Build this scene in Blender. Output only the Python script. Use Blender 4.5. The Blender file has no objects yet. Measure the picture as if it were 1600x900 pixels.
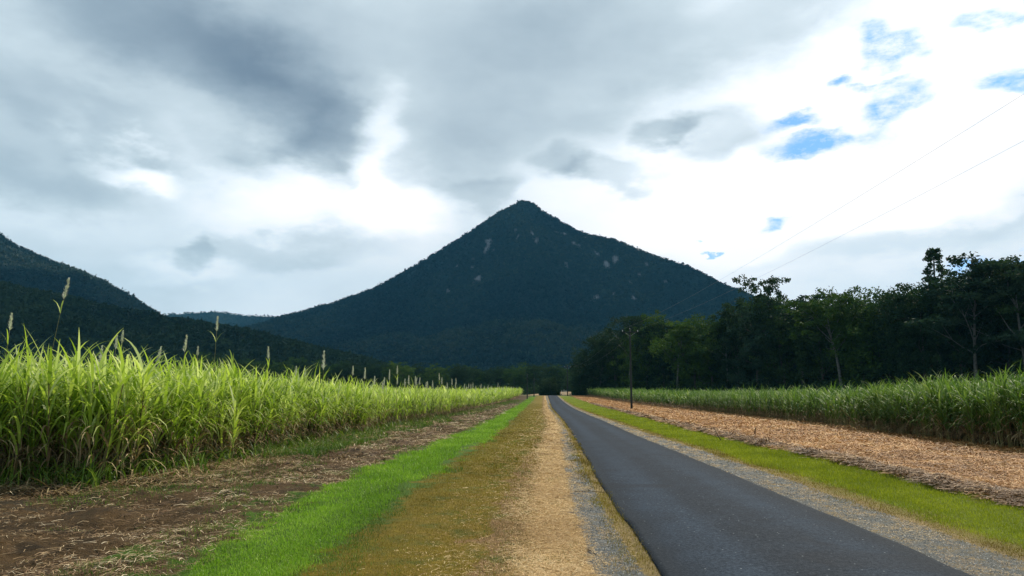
import bpy, math, random
import numpy as np
random.seed(7); RNG = np.random.default_rng(7)
C = bpy.context.scene
COL = C.collection
R = math.radians

# ------------------------------------------------------------------ camera, sun, world
CAM_H = 2.0; FPX = 1150.0; PITCH = math.atan(163/1150)
cd = bpy.data.cameras.new('camera'); cam = bpy.data.objects.new('camera', cd); COL.objects.link(cam)
cam.location = (0, 0, CAM_H); cam.rotation_euler = (math.pi/2 + PITCH, 0, 0)
cd.sensor_width = 36; cd.lens = 36*FPX/1600; cd.clip_start = .1; cd.clip_end = 30000
C.camera = cam
C.view_settings.view_transform = 'Standard'; C.view_settings.look = 'None'
C.view_settings.exposure = 0.0; C.view_settings.gamma = 1
C.cycles.use_denoising = True
C.cycles.max_bounces = 6; C.cycles.diffuse_bounces = 3; C.cycles.transmission_bounces = 4
C.cycles.transparent_max_bounces = 8; C.cycles.volume_bounces = 0

SUN_AZ, SUN_EL = 38, 44            # degrees right of the view direction, above the horizon
sd = bpy.data.lights.new('sun', 'SUN'); sun = bpy.data.objects.new('sun', sd); COL.objects.link(sun)
sd.energy = 5.0; sd.angle = R(.6); sd.color = (1, .90, .74)
sun.rotation_euler = (R(90-SUN_EL), 0, R(180-SUN_AZ))
sun.location = (60, 60, 80)

def ray(px, py):
    a, b = (px-800)/FPX, (450-py)/FPX
    c, s = math.cos(PITCH), math.sin(PITCH)
    return np.array([a, c-b*s, s+b*c])
def azel(px, py):
    d = ray(px, py); d = d/np.linalg.norm(d)
    return math.degrees(math.atan2(d[0], d[1])), math.degrees(math.asin(d[2]))

class NT:
    """small helper to write node trees"""
    def __init__(s, tree): s.t = tree; s.n = tree.nodes; s.l = tree.links
    def node(s, typ, **kw):
        n = s.n.new(typ)
        for k, v in kw.items(): setattr(n, k, v)
        return n
    def put(s, sock, v):
        if isinstance(v, bpy.types.NodeSocket): s.l.new(v, sock)
        elif v is not None: sock.default_value = v
    def math(s, op, a, b=None, c=None, clamp=False):
        n = s.node('ShaderNodeMath', operation=op, use_clamp=clamp)
        s.put(n.inputs[0], a); s.put(n.inputs[1], b)
        if c is not None: s.put(n.inputs[2], c)
        return n.outputs[0]
    def vmath(s, op, a, b=None, scale=None):
        n = s.node('ShaderNodeVectorMath', operation=op)
        s.put(n.inputs[0], a); s.put(n.inputs[1], b)
        if scale is not None: s.put(n.inputs['Scale'], scale)
        return n.outputs[0]
    def noise(s, vec, scale, detail=4, rough=.55, out='Fac', dist=0):
        n = s.node('ShaderNodeTexNoise'); s.put(n.inputs['Vector'], vec)
        n.inputs['Scale'].default_value = scale; n.inputs['Detail'].default_value = detail
        n.inputs['Roughness'].default_value = rough; n.inputs['Distortion'].default_value = dist
        return n.outputs[out]
    def ramp(s, fac, stops, interp='LINEAR'):
        n = s.node('ShaderNodeValToRGB'); cr = n.color_ramp; cr.interpolation = interp
        while len(cr.elements) > 1: cr.elements.remove(cr.elements[-1])
        cr.elements[0].position = stops[0][0]; cr.elements[0].color = (*stops[0][1], 1)
        for p, c in stops[1:]:
            e = cr.elements.new(p); e.color = (*c, 1)
        s.put(n.inputs[0], fac); return n.outputs[0]
    def mapr(s, v, a, b, c=0., d=1., smooth=False):
        n = s.node('ShaderNodeMapRange'); n.interpolation_type = 'SMOOTHSTEP' if smooth else 'LINEAR'
        s.put(n.inputs[0], v)
        for i, x in zip((1, 2, 3, 4), (a, b, c, d)): n.inputs[i].default_value = x
        return n.outputs[0]
    def mix(s, fac, a, b, blend='MIX'):
        n = s.node('ShaderNodeMix', data_type='RGBA', blend_type=blend)
        s.put(n.inputs[0], fac)
        s.put(n.inputs[6], a if not isinstance(a, tuple) else (*a, 1)); s.put(n.inputs[7], b if not isinstance(b, tuple) else (*b, 1))
        return n.outputs[2]

w = bpy.data.worlds.new('World'); C.world = w; w.use_nodes = True
T = NT(w.node_tree); T.n.clear()
sky = T.node('ShaderNodeTexSky'); sky.sky_type = 'NISHITA'; sky.sun_disc = False
sky.sun_elevation = R(SUN_EL); sky.sun_rotation = R(SUN_AZ); sky.dust_density = .6; sky.ozone_density = 1.5
tc = T.node('ShaderNodeTexCoord'); D = tc.outputs['Generated']
sep = T.node('ShaderNodeSeparateXYZ'); T.put(sep.inputs[0], D)
az = T.math('MULTIPLY', T.math('ARCTAN2', sep.outputs[0], sep.outputs[1]), 57.2958)
el = T.math('MULTIPLY', T.math('ARCSINE', sep.outputs[2]), 57.2958)
cmb = T.node('ShaderNodeCombineXYZ'); T.put(cmb.inputs[0], az); T.put(cmb.inputs[1], el)
# direction stretched so clouds flatten towards the horizon
cz = T.node('ShaderNodeCombineXYZ'); T.put(cz.inputs[0], sep.outputs[0]); T.put(cz.inputs[1], sep.outputs[1])
T.put(cz.inputs[2], T.math('MULTIPLY', sep.outputs[2], 2.1)); DS = cz.outputs[0]
w1 = T.vmath('SUBTRACT', T.noise(DS, 2.6, 3, .5, 'Color'), (.5, .5, .5))
w2 = T.vmath('SUBTRACT', T.noise(DS, 7, 7, .52, 'Color'), (.5, .5, .5))
w3 = T.vmath('SUBTRACT', T.noise(DS, 22, 6, .6, 'Color'), (.5, .5, .5))
P = T.vmath('ADD', T.vmath('ADD', T.vmath('ADD', cmb.outputs[0], T.vmath('SCALE', w1, scale=8.0)), T.vmath('SCALE', w2, scale=7.0)), T.vmath('SCALE', w3, scale=2.0))
def blob(px, py, rx, ry, rot=0, lo=0., hi=1.):
    """soft ellipse centred on a direction; rx, ry in degrees"""
    a, e = azel(px, py)
    m = T.node('ShaderNodeMapping', vector_type='TEXTURE'); T.put(m.inputs[0], P)
    m.inputs[1].default_value = (a, e, 0); m.inputs[2].default_value = (0, 0, R(rot)); m.inputs[3].default_value = (rx, ry, 60)
    g = T.node('ShaderNodeTexGradient', gradient_type='SPHERICAL'); T.put(g.inputs[0], m.outputs[0])
    return T.mapr(g.outputs[1], lo, hi, smooth=True)
lum = None
SKY_BLOBS = [  # px, py, rx, ry, rot, lo, hi, amplitude
    (250, 15, 23, 10.5, -17, 0, .9, -.23), (430, 155, 10.5, 6.5, -28, 0, .9, -.14), (330, 110, 15, 5.5, -22, 0, .7, -.13), (-60, -40, 26, 9, 0, 0, .7, -.12), (530, 215, 5.5, 4.5, 0, 0, .6, -.16), (560, 70, 20, 10, -6, 0, .8, -.10),
    (770, 40, 22, 14, -5, 0, .8, -.13), (880, 110, 15, 11, -6, 0, .9, -.12), (740, 225, 8, 5, 0, 0, .9, -.12), (980, -20, 14, 7, 0, 0, .8, -.08), (1180, 40, 14, 4, 12, 0, .8, -.12),
    (20, 235, 8, 5, -10, 0, .7, -.20), (120, 175, 9, 2.6, -14, 0, .7, -.14), (250, 200, 8, 1.8, -16, 0, .7, -.08),
    (1135, 212, 5.4, 3.0, 3, 0, .7, -.28), (1050, 208, 3.0, 2.2, 0, 0, .6, -.24), (1200, 225, 4, 2, 0, 0, .8, -.10), (900, 268, 3.2, 2.6, 0, 0, .7, -.19), (970, 280, 5.2, 1.8, 2, 0, .6, -.19),
    (770, 305, 5, 2.6, 0, 0, .5, -.17), (100, 300, 10, 3, 0, 0, .8, -.10), (430, 385, 12, 2.0, 0, 0, .8, -.14), (320, 385, 2.0, 1.8, 0, 0, .6, -.14), (80, 420, 16, 4, 0, 0, .8, -.10),
    (1420, 400, 14, 2.0, 10, 0, .8, -.17), (1560, 230, 8, 3.5, 16, 0, .8, -.12), (1570, 330, 8, 2.0, 16, 0, .8, -.12),
    (600, 225, 2.8, 6.0, -8, 0, .9, .27), (500, 320, 13, 4.2, 2, 0, .9, .20), (620, 330, 6, 5.5, 2, 0, .9, .14), (180, 240, 4.6, 1.9, -8, 0, .9, .27), (1300, 280, 30, 12, 10, 0, .7, .27), (1450, 100, 14, 7, 18, 0, .7, .2), (300, 410, 5, 2, 0, 0, .7, .12),
]
for px, py, rx, ry, rot, lo, hi, amp in SKY_BLOBS:
    b = T.math('MULTIPLY', blob(px, py, rx, ry, rot, lo, hi), amp)
    lum = b if lum is None else T.math('ADD', lum, b)
tex = T.math('MULTIPLY', T.math('SUBTRACT', T.noise(DS, 6, 9, .55), .5), .26)
lum = T.math('ADD', T.math('ADD', lum, tex), .775)
# sky out of view darkened, overhead and behind the viewer, to lower ambient light
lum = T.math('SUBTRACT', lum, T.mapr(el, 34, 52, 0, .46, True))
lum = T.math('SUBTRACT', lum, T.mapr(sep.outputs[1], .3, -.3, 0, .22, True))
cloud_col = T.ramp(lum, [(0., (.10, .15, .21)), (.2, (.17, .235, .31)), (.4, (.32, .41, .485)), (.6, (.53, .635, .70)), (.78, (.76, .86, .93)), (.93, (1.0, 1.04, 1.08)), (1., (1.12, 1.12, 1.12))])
gap = None
for px, py, rx, ry, rot in [(1378, 170, 2.6, 1.9, 0), (1225, 190, 2.3, 1.1, -8), (1290, 228, 4.6, 1.3, 6), (1560, 136, 3.4, 1.6, 6), (1385, 66, 2.6, 2.0, 0), (1216, 362, 1.5, .9, 0), (1117, 390, .6, .22, 0), (1310, 122, 1.4, .7, 0), (1560, 425, 3.5, .9, 6), (1530, 5, 3.2, 1.4, 0), (1350, 135, 2.5, .8, 0)]:
    b = blob(px, py, rx*1.05, ry*1.05, rot, 0, .7)
    gap = b if gap is None else T.math('MAXIMUM', gap, b)
gap = T.math('MULTIPLY', gap, T.mapr(T.noise(DS, 20, 8, .65), .30, .58, 0, 1), clamp=True)
b1 = T.node('ShaderNodeBackground'); T.put(b1.inputs[0], T.mix(1.0, sky.outputs[0], (.47, .76, 1.16), 'MULTIPLY')); b1.inputs[1].default_value = .15
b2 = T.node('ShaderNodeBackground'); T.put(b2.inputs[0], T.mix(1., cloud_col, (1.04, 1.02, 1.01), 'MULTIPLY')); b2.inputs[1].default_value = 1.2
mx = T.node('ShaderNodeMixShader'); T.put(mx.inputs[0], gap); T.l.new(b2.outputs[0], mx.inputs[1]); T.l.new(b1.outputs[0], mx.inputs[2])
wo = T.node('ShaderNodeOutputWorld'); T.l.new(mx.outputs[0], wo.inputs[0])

# ------------------------------------------------------------------ helpers
def tag(o, label=None, cat=None, group=None, kind=None):
    for k, v in (('label', label), ('category', cat), ('group', group), ('kind', kind)):
        if v: o[k] = v
    return o
def empty(name, loc=(0, 0, 0), rz=0, **kw):
    o = bpy.data.objects.new(name, None); COL.objects.link(o); o.location = loc; o.rotation_euler = (0, 0, rz)
    o.empty_display_size = .2
    return tag(o, **kw)

class MB:
    """collects vertices, quads and triangles and links them as one mesh object"""
    def __init__(s): s.v = []; s.q = []; s.t = []; s.n = 0; s.qm = []; s.tm = []; s.qr = []; s.tr = []
    def add(s, V, Q=None, Tt=None, m=0, r=None, qm=None):
        V = np.asarray(V, float).reshape(-1, 3)
        s.v.append(V)
        if Q is not None and len(Q):
            Q = np.asarray(Q, np.int64).reshape(-1, 4); s.q.append(Q+s.n)
            s.qm.append(np.full(len(Q), m) if qm is None else qm)
            s.qr.append(np.full(len(Q), .5 if r is None else 0)+(0 if r is None else r))
        if Tt is not None and len(Tt):
            Tt = np.asarray(Tt, np.int64).reshape(-1, 3); s.t.append(Tt+s.n)
            s.tm.append(np.full(len(Tt), m)); s.tr.append(np.full(len(Tt), .5 if r is None else 0)+(0 if r is None else r))
        s.n += len(V)
    def mesh(s, name, mats, smooth=False, uv=None):
        me = bpy.data.meshes.new(name)
        V = np.concatenate(s.v) if s.v else np.zeros((0, 3))
        q = np.concatenate(s.q) if s.q else np.zeros((0, 4), int); t = np.concatenate(s.t) if s.t else np.zeros((0, 3), int)
        me.vertices.add(len(V)); me.vertices.foreach_set('co', V.astype(np.float32).ravel())
        nl = q.size+t.size; me.loops.add(nl); li = np.concatenate([q.ravel(), t.ravel()]).astype(np.int32)
        me.loops.foreach_set('vertex_index', li)
        npoly = len(q)+len(t); me.polygons.add(npoly)
        tot = np.concatenate([np.full(len(q), 4), np.full(len(t), 3)]).astype(np.int32)
        me.polygons.foreach_set('loop_start', np.concatenate([[0], np.cumsum(tot)[:-1]]).astype(np.int32))
        me.polygons.foreach_set('loop_total', tot)
        mi = np.concatenate((s.qm or [np.zeros(0)])+(s.tm or [np.zeros(0)])).astype(np.int32)
        me.polygons.foreach_set('material_index', mi)
        rr = np.concatenate((s.qr or [np.zeros(0)])+(s.tr or [np.zeros(0)])).astype(np.float32)
        if smooth: me.polygons.foreach_set('use_smooth', np.ones(npoly, bool))
        a = me.attributes.new('rnd', 'FLOAT', 'FACE'); a.data.foreach_set('value', rr)
        if uv is not None:
            l = me.uv_layers.new(name='UVMap'); l.data.foreach_set('uv', uv[li].astype(np.float32).ravel())
        for m in (mats if isinstance(mats, (list, tuple)) else [mats]): me.materials.append(m)
        me.update(); me.validate()
        return me
    def build(s, name, mats, parent=None, smooth=False, uv=None):
        o = bpy.data.objects.new(name, s.mesh(name, mats, smooth, uv)); COL.objects.link(o); o.parent = parent
        return o
    def tube(s, pts, rad, sides=6, m=0, cap=True, r=None):
        pts = np.asarray(pts, float); rad = np.broadcast_to(rad, len(pts)); V = []; Q = []
        for i, p in enumerate(pts):
            d = pts[min(i+1, len(pts)-1)]-pts[max(i-1, 0)]; d = d/(np.linalg.norm(d)+1e-9)
            a = np.cross(d, (0, 0, 1) if abs(d[2]) < .9 else (0, 1, 0)); a /= np.linalg.norm(a); b = np.cross(d, a)
            for k in range(sides):
                t = 2*math.pi*k/sides; V.append(p+rad[i]*(math.cos(t)*a+math.sin(t)*b))
        for i in range(len(pts)-1):
            for k in range(sides):
                Q.append((i*sides+k, i*sides+(k+1) % sides, (i+1)*sides+(k+1) % sides, (i+1)*sides+k))
        Tt = []
        if cap:
            V.append(pts[0]); V.append(pts[-1]); n0 = len(V)-2; e = (len(pts)-1)*sides
            for k in range(sides):
                Tt.append((n0, (k+1) % sides, k)); Tt.append((n0+1, e+k, e+(k+1) % sides))
        s.add(V, Q, Tt, m=m, r=r)
    def box(s, c, d, m=0, rz=0):
        x, y, z = np.array(d)/2; V = np.array([(i*x, j*y, k*z) for i in (-1, 1) for j in (-1, 1) for k in (-1, 1)])
        cr, sr = math.cos(rz), math.sin(rz); V = np.c_[V[:, 0]*cr-V[:, 1]*sr, V[:, 0]*sr+V[:, 1]*cr, V[:, 2]]+np.array(c)
        s.add(V, [(0, 1, 3, 2), (4, 6, 7, 5), (0, 4, 5, 1), (2, 3, 7, 6), (0, 2, 6, 4), (1, 5, 7, 3)], m=m)

_P = RNG.random((512, 512))
def vnoise(x, y):
    x = np.asarray(x, float); y = np.asarray(y, float)
    xi = np.floor(x).astype(int); yi = np.floor(y).astype(int); fx = x-xi; fy = y-yi
    fx = fx*fx*(3-2*fx); fy = fy*fy*(3-2*fy)
    g = lambda a, b: _P[a % 512, b % 512]
    return (g(xi, yi)*(1-fx)+g(xi+1, yi)*fx)*(1-fy)+(g(xi, yi+1)*(1-fx)+g(xi+1, yi+1)*fx)*fy
def fbm(x, y, o=5, g=.5):
    s = 0; a = 1; t = 0
    for i in range(o):
        s = s+a*(vnoise(x*2**i+17.3*i, y*2**i+9.1*i)-.5); t += a; a *= g
    return s/t*2

def cubic(xs, ys):
    xs = np.array(xs, float); ys = np.array(ys, float)
    m = np.gradient(ys, xs)
    def f(x):
        x = np.asarray(x, float); i = np.clip(np.searchsorted(xs, x)-1, 0, len(xs)-2)
        h = xs[i+1]-xs[i]; t = (x-xs[i])/h; tc_ = np.clip(t, 0, 1)
        v = (2*tc_**3-3*tc_**2+1)*ys[i]+(tc_**3-2*tc_**2+tc_)*h*m[i]+(-2*tc_**3+3*tc_**2)*ys[i+1]+(tc_**3-tc_**2)*h*m[i+1]
        return v+np.where(t < 0, (x-xs[0])*m[0], 0)+np.where(t > 1, (x-xs[-1])*m[-1], 0)
    return f
XC = cubic([0, 8.3, 16, 29, 41, 61, 80, 113, 180, 263, 330], [3.0, 3.33, 3.62, 4.35, 5.0, 6.0, 6.75, 7.95, 10.8, 14.3, 17.2])
_G = cubic([0, 16, 29, 41, 61, 80, 113, 150, 180, 225, 263, 300], [0, 0, -.15, -.30, -.42, -.50, -.55, -.45, -.25, .25, .75, .80])
def G(Y):
    Y = np.asarray(Y, float); return np.where(Y < 0, 0, np.where(Y > 300, .8, _G(np.clip(Y, 0, 300))))
# edges of the long strips, as offsets from the centre line of the road
YS = [0, 8, 12, 16, 22, 30, 50, 105, 180, 263, 400]
def tab(*v): return lambda Y, v=v: np.interp(Y, YS, v)
uL = tab(-12.3, -12.3, -12.3, -12.3, -12.2, -13, -13.5, -13.3, -12, -10.8, -10.8)
uR = tab(12.5, 12.5, 12.8, 13.2, 13.5, 14.3, 16.7, 18.3, 16, 12.6, 12)
STRIPS = [tab(*[-60]*11), uL,
    tab(-7.0, -7.0, -7.3, -7.5, -7.7, -8.0, -8.2, -8.4, -8, -7.6, -7.6),      # trash | lush green
    tab(-5.7, -5.7, -5.5, -5.5, -5.6, -5.8, -6.1, -6.2, -6, -5.6, -5.6),     # green | olive
    tab(-3.9, -3.9, -3.8, -3.75, -3.7, -3.6, -3.5, -3.4, -3.4, -3.4, -3.4), tab(-3.3, -3.3, -3.2, -3.15, -3.1, -3.0, -2.9, -2.9, -2.9, -2.9, -2.9), tab(*[-2.42]*11),                 # olive | red brown | straw | gravel
    tab(*[-1.92]*11), tab(*[-1.68]*11), tab(*[1.68]*11),                   # gravel | dry fringe | road
    tab(2.7, 2.7, 2.7, 2.7, 2.7, 2.7, 2.5, 2.3, 2.1, 2.0, 2.0), tab(3.3, 3.3, 3.3, 3.3, 3.3, 3.3, 3.2, 3.0, 2.6, 2.5, 2.5),   # gravel | dry | green
    tab(5.2, 5.2, 5.2, 5.3, 5.4, 5.5, 6.0, 7.2, 7.2, 6.5, 6.5), tab(5.7, 5.7, 5.7, 5.8, 5.9, 6.0, 6.4, 7.5, 7.4, 6.7, 6.7),   # green | debris | cane trash
    uR, tab(*[60]*11)]
def strip_s(u, Y):
    B = np.stack([f(Y) for f in STRIPS]); s = np.zeros_like(u)
    for k in range(len(STRIPS)-1):
        t = np.clip((u-B[k])/(B[k+1]-B[k]), 0, 1); s = s+t
    return s
def clod(X, Y, u, s):
    """height of the bare soil: clods, wheel ruts and the swept-up row of cane trash"""
    rough = np.clip(1.6-np.abs(s-1.45)*1.6, 0, 1)
    z = rough*(.15*fbm(X*.9, Y*.8, 4)+.07*fbm(X*4.5, Y*4.5, 3)-.10*np.exp(-((u+9.6+.5*fbm(Y*.1, Y*0, 2))/.35)**2)-.05*np.exp(-((u+11.3)/.3)**2))
    z = z+np.exp(-((s-12.5)/.6)**2)*(.08+.12*fbm(X*2.2, Y*1.5, 3))
    z = z+np.clip((s-13)*3, 0, 1)*(.04*fbm(X*1.2, Y*1.2, 3))
    z = z+.012*fbm(X*2, Y*2, 3)
    z = z*np.clip(1.5-np.abs(Y-20)/120, .2, 1)
    return z
def gz(X, Y):
    X = np.asarray(X, float); Y = np.asarray(Y, float); u = X-XC(Y); s = strip_s(u, Y)
    z = G(Y)+np.where((np.abs(u) < 60) & (Y > 0) & (Y < 400), clod(X, Y, u, s), 0)
    return np.where(np.abs(u) < 1.6, G(Y)-.05, z)

# ------------------------------------------------------------------ materials
def mat(name, build):
    m = bpy.data.materials.new(name); m.use_nodes = True; t = NT(m.node_tree); t.n.clear()
    o = t.node('ShaderNodeOutputMaterial'); sh = build(t)
    if sh is not None: t.l.new(sh, o.inputs[0])
    return m
def principled(t, col, rough=.8, bump=None, spec=.3, dist=.02, strength=.6):
    p = t.node('ShaderNodeBsdfPrincipled'); t.put(p.inputs['Base Color'], col if not isinstance(col, tuple) else (*col, 1))
    t.put(p.inputs['Roughness'], rough); p.inputs['Specular IOR Level'].default_value = spec
    if bump is not None:
        b = t.node('ShaderNodeBump'); t.put(b.inputs['Height'], bump); b.inputs['Distance'].default_value = dist; b.inputs['Strength'].default_value = strength
        t.l.new(b.outputs[0], p.inputs['Normal'])
    return p.outputs[0]
def rnd(t):
    a = t.node('ShaderNodeAttribute'); a.attribute_name = 'rnd'; return a.outputs['Fac']
def leafy(stops, trans=.35, rough=.5, spec=.25, per_object=False):
    def f(t):
        r = rnd(t)
        if per_object:
            oi = t.node('ShaderNodeObjectInfo'); r = t.math('ADD', t.math('MULTIPLY', r, .55), t.math('MULTIPLY', oi.outputs['Random'], .45))
        col = t.ramp(r, stops)
        p = principled(t, col, rough, spec=spec)
        tr = t.node('ShaderNodeBsdfTranslucent'); t.put(tr.inputs[0], t.mix(1., col, (1.0, 1.15, .6), 'MULTIPLY'))
        m = t.node('ShaderNodeMixShader'); m.inputs[0].default_value = trans
        t.l.new(p, m.inputs[1]); t.l.new(tr.outputs[0], m.inputs[2]); return m.outputs[0]
    return f
M = {}
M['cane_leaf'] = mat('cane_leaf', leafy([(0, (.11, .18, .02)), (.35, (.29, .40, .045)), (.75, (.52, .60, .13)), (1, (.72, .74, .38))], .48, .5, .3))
M['cane_leaf_shaded'] = mat('cane_leaf_shaded', leafy([(0, (.04, .09, .018)), (.5, (.10, .18, .03)), (.9, (.20, .30, .06)), (1, (.30, .37, .12))], .30, .6, .2))  # darker copy of the cane leaf: the right field's shade put into the colour
M['dead_leaf'] = mat('dead_leaf', leafy([(0, (.14, .085, .045)), (.5, (.27, .18, .09)), (1, (.50, .38, .20))], .15, .7))
M['cane_stalk'] = mat('cane_stalk', leafy([(0, (.10, .07, .03)), (.5, (.17, .14, .05)), (1, (.26, .25, .09))], 0, .5))
M['plume'] = mat('plume', leafy([(0, (.50, .47, .48)), (1, (.80, .78, .80))], .4, .8))
M['lush'] = mat('lush_grass', leafy([(0, (.10, .20, .012)), (.5, (.22, .39, .02)), (1, (.42, .58, .08))], .35, .5, .3))
M['yellow_green'] = mat('yellow_green_grass', leafy([(0, (.14, .17, .01)), (.6, (.29, .32, .012)), (1, (.46, .46, .05))], .35, .6, .2))
M['olive'] = mat('olive_grass', leafy([(0, (.09, .062, .008)), (.5, (.24, .165, .010)), (.85, (.30, .245, .014)), (1, (.60, .46, .14))], .2, .7, .2))
M['weed'] = mat('weed_leaf', leafy([(0, (.045, .09, .012)), (.6, (.10, .18, .02)), (1, (.26, .33, .06))], .3, .5, .3))
M['straw'] = mat('straw', leafy([(0, (.22, .12, .045)), (.5, (.58, .38, .16)), (1, (.85, .64, .36))], .1, .7, .3))
M['trash'] = mat('cane_trash_left', leafy([(0, (.06, .032, .014)), (.45, (.18, .10, .045)), (.75, (.42, .29, .15)), (1, (.74, .60, .40))], .1, .7, .3))
M['trash_tan'] = mat('cane_trash_tan', leafy([(0, (.12, .055, .016)), (.4, (.36, .17, .05)), (.8, (.60, .31, .10)), (1, (.85, .60, .32))], .1, .7, .3))
M['debris'] = mat('dark_debris', leafy([(0, (.05, .027, .013)), (.5, (.20, .11, .05)), (1, (.60, .38, .19))], .05, .7, .3))
M['stone'] = mat('stone_chip', leafy([(0, (.09, .10, .10)), (.7, (.17, .18, .18)), (1, (.34, .34, .32))], 0, .8))
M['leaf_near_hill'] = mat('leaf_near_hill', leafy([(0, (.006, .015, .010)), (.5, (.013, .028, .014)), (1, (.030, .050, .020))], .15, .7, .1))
def tree_leaf(a, b, c): return leafy([(0, a), (.5, b), (1, c)], .22, .75, .08, per_object=True)
M['leaf_dark'] = mat('leaf_dark', tree_leaf((.012, .028, .014), (.026, .052, .020), (.055, .092, .028)))
M['leaf_green'] = mat('leaf_green', tree_leaf((.026, .050, .012), (.052, .098, .018), (.11, .17, .03)))
M['leaf_grey'] = mat('leaf_grey', tree_leaf((.016, .034, .022), (.030, .058, .034), (.06, .095, .05)))
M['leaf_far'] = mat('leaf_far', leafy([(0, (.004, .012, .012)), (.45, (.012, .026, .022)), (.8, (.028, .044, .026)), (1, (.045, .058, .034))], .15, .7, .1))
M['bark_dark'] = mat('bark_dark', lambda t: principled(t, t.ramp(t.noise(t.node('ShaderNodeTexCoord').outputs['Object'], 3, 5), [(.3, (.045, .038, .03)), (.7, (.10, .085, .07))]), .9))
M['bark_pale'] = mat('bark_pale', lambda t: principled(t, t.ramp(t.noise(t.node('ShaderNodeTexCoord').outputs['Object'], 2, 5), [(.3, (.06, .06, .05)), (.6, (.14, .135, .12))]), .85))

def asphalt(t):
    g = t.node('ShaderNodeNewGeometry').outputs['Position']
    uvn = t.node('ShaderNodeUVMap').outputs[0]; sx = t.node('ShaderNodeSeparateXYZ'); t.put(sx.inputs[0], uvn); u = sx.outputs[0]
    fine = t.noise(g, 60, 3, .8); grain = t.noise(g, 20, 4, .85); mid = t.noise(g, 1.1, 6, .65)
    k = t.math('ADD', t.math('MULTIPLY', fine, .45), t.math('MULTIPLY', grain, .55))
    col = t.ramp(k, [(.36, (.004, .009, .016)), (.5, (.014, .024, .038)), (.6, (.026, .040, .060)), (.72, (.09, .115, .145))])
    st = t.node('ShaderNodeMapping'); t.put(st.inputs[0], uvn); st.inputs[3].default_value = (1.3, .05, 1)
    streak = t.noise(st.outputs[0], 1.0, 5, .6)
    # paler worn wheel tracks, darker centre and edges
    tr = t.math('ABSOLUTE', t.math('SUBTRACT', t.math('ABSOLUTE', t.math('ADD', u, t.math('MULTIPLY', t.math('SUBTRACT', mid, .5), .5))), .85))
    wear = t.mapr(tr, .1, .6, 1.22, .86, True)
    m2 = t.math('MULTIPLY', wear, t.mapr(t.math('ADD', t.math('MULTIPLY', streak, .5), t.math('MULTIPLY', mid, .5)), .35, .65, .72, 1.3))
    vm = t.node('ShaderNodeCombineXYZ'); [t.put(vm.inputs[i], m2) for i in range(3)]
    col = t.mix(1., col, vm.outputs[0], 'MULTIPLY')
    # a few darker patches of newer seal and pale stone specks
    col = t.mix(t.math('MULTIPLY', t.mapr(t.noise(g, .35, 3, .5), .60, .64), .4), col, (.012, .015, .02))
    vo = t.node('ShaderNodeTexVoronoi'); t.put(vo.inputs[0], g); vo.inputs['Scale'].default_value = 7
    col = t.mix(t.mapr(vo.outputs['Distance'], .05, .09, 1, 0), col, (.22, .24, .26))
    edge = t.math('ADD', t.math('ABSOLUTE', u), t.math('MULTIPLY', t.noise(g, 1.3, 4), .35))
    col = t.mix(t.math('MULTIPLY', t.mapr(edge, 1.45, 1.9, smooth=True), .55), col, (.014, .018, .022))
    return principled(t, col, t.mapr(k, .4, .7, .92, .7), bump=k, spec=.10, dist=.012, strength=.6)
M['asphalt'] = mat('asphalt', asphalt)

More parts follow.
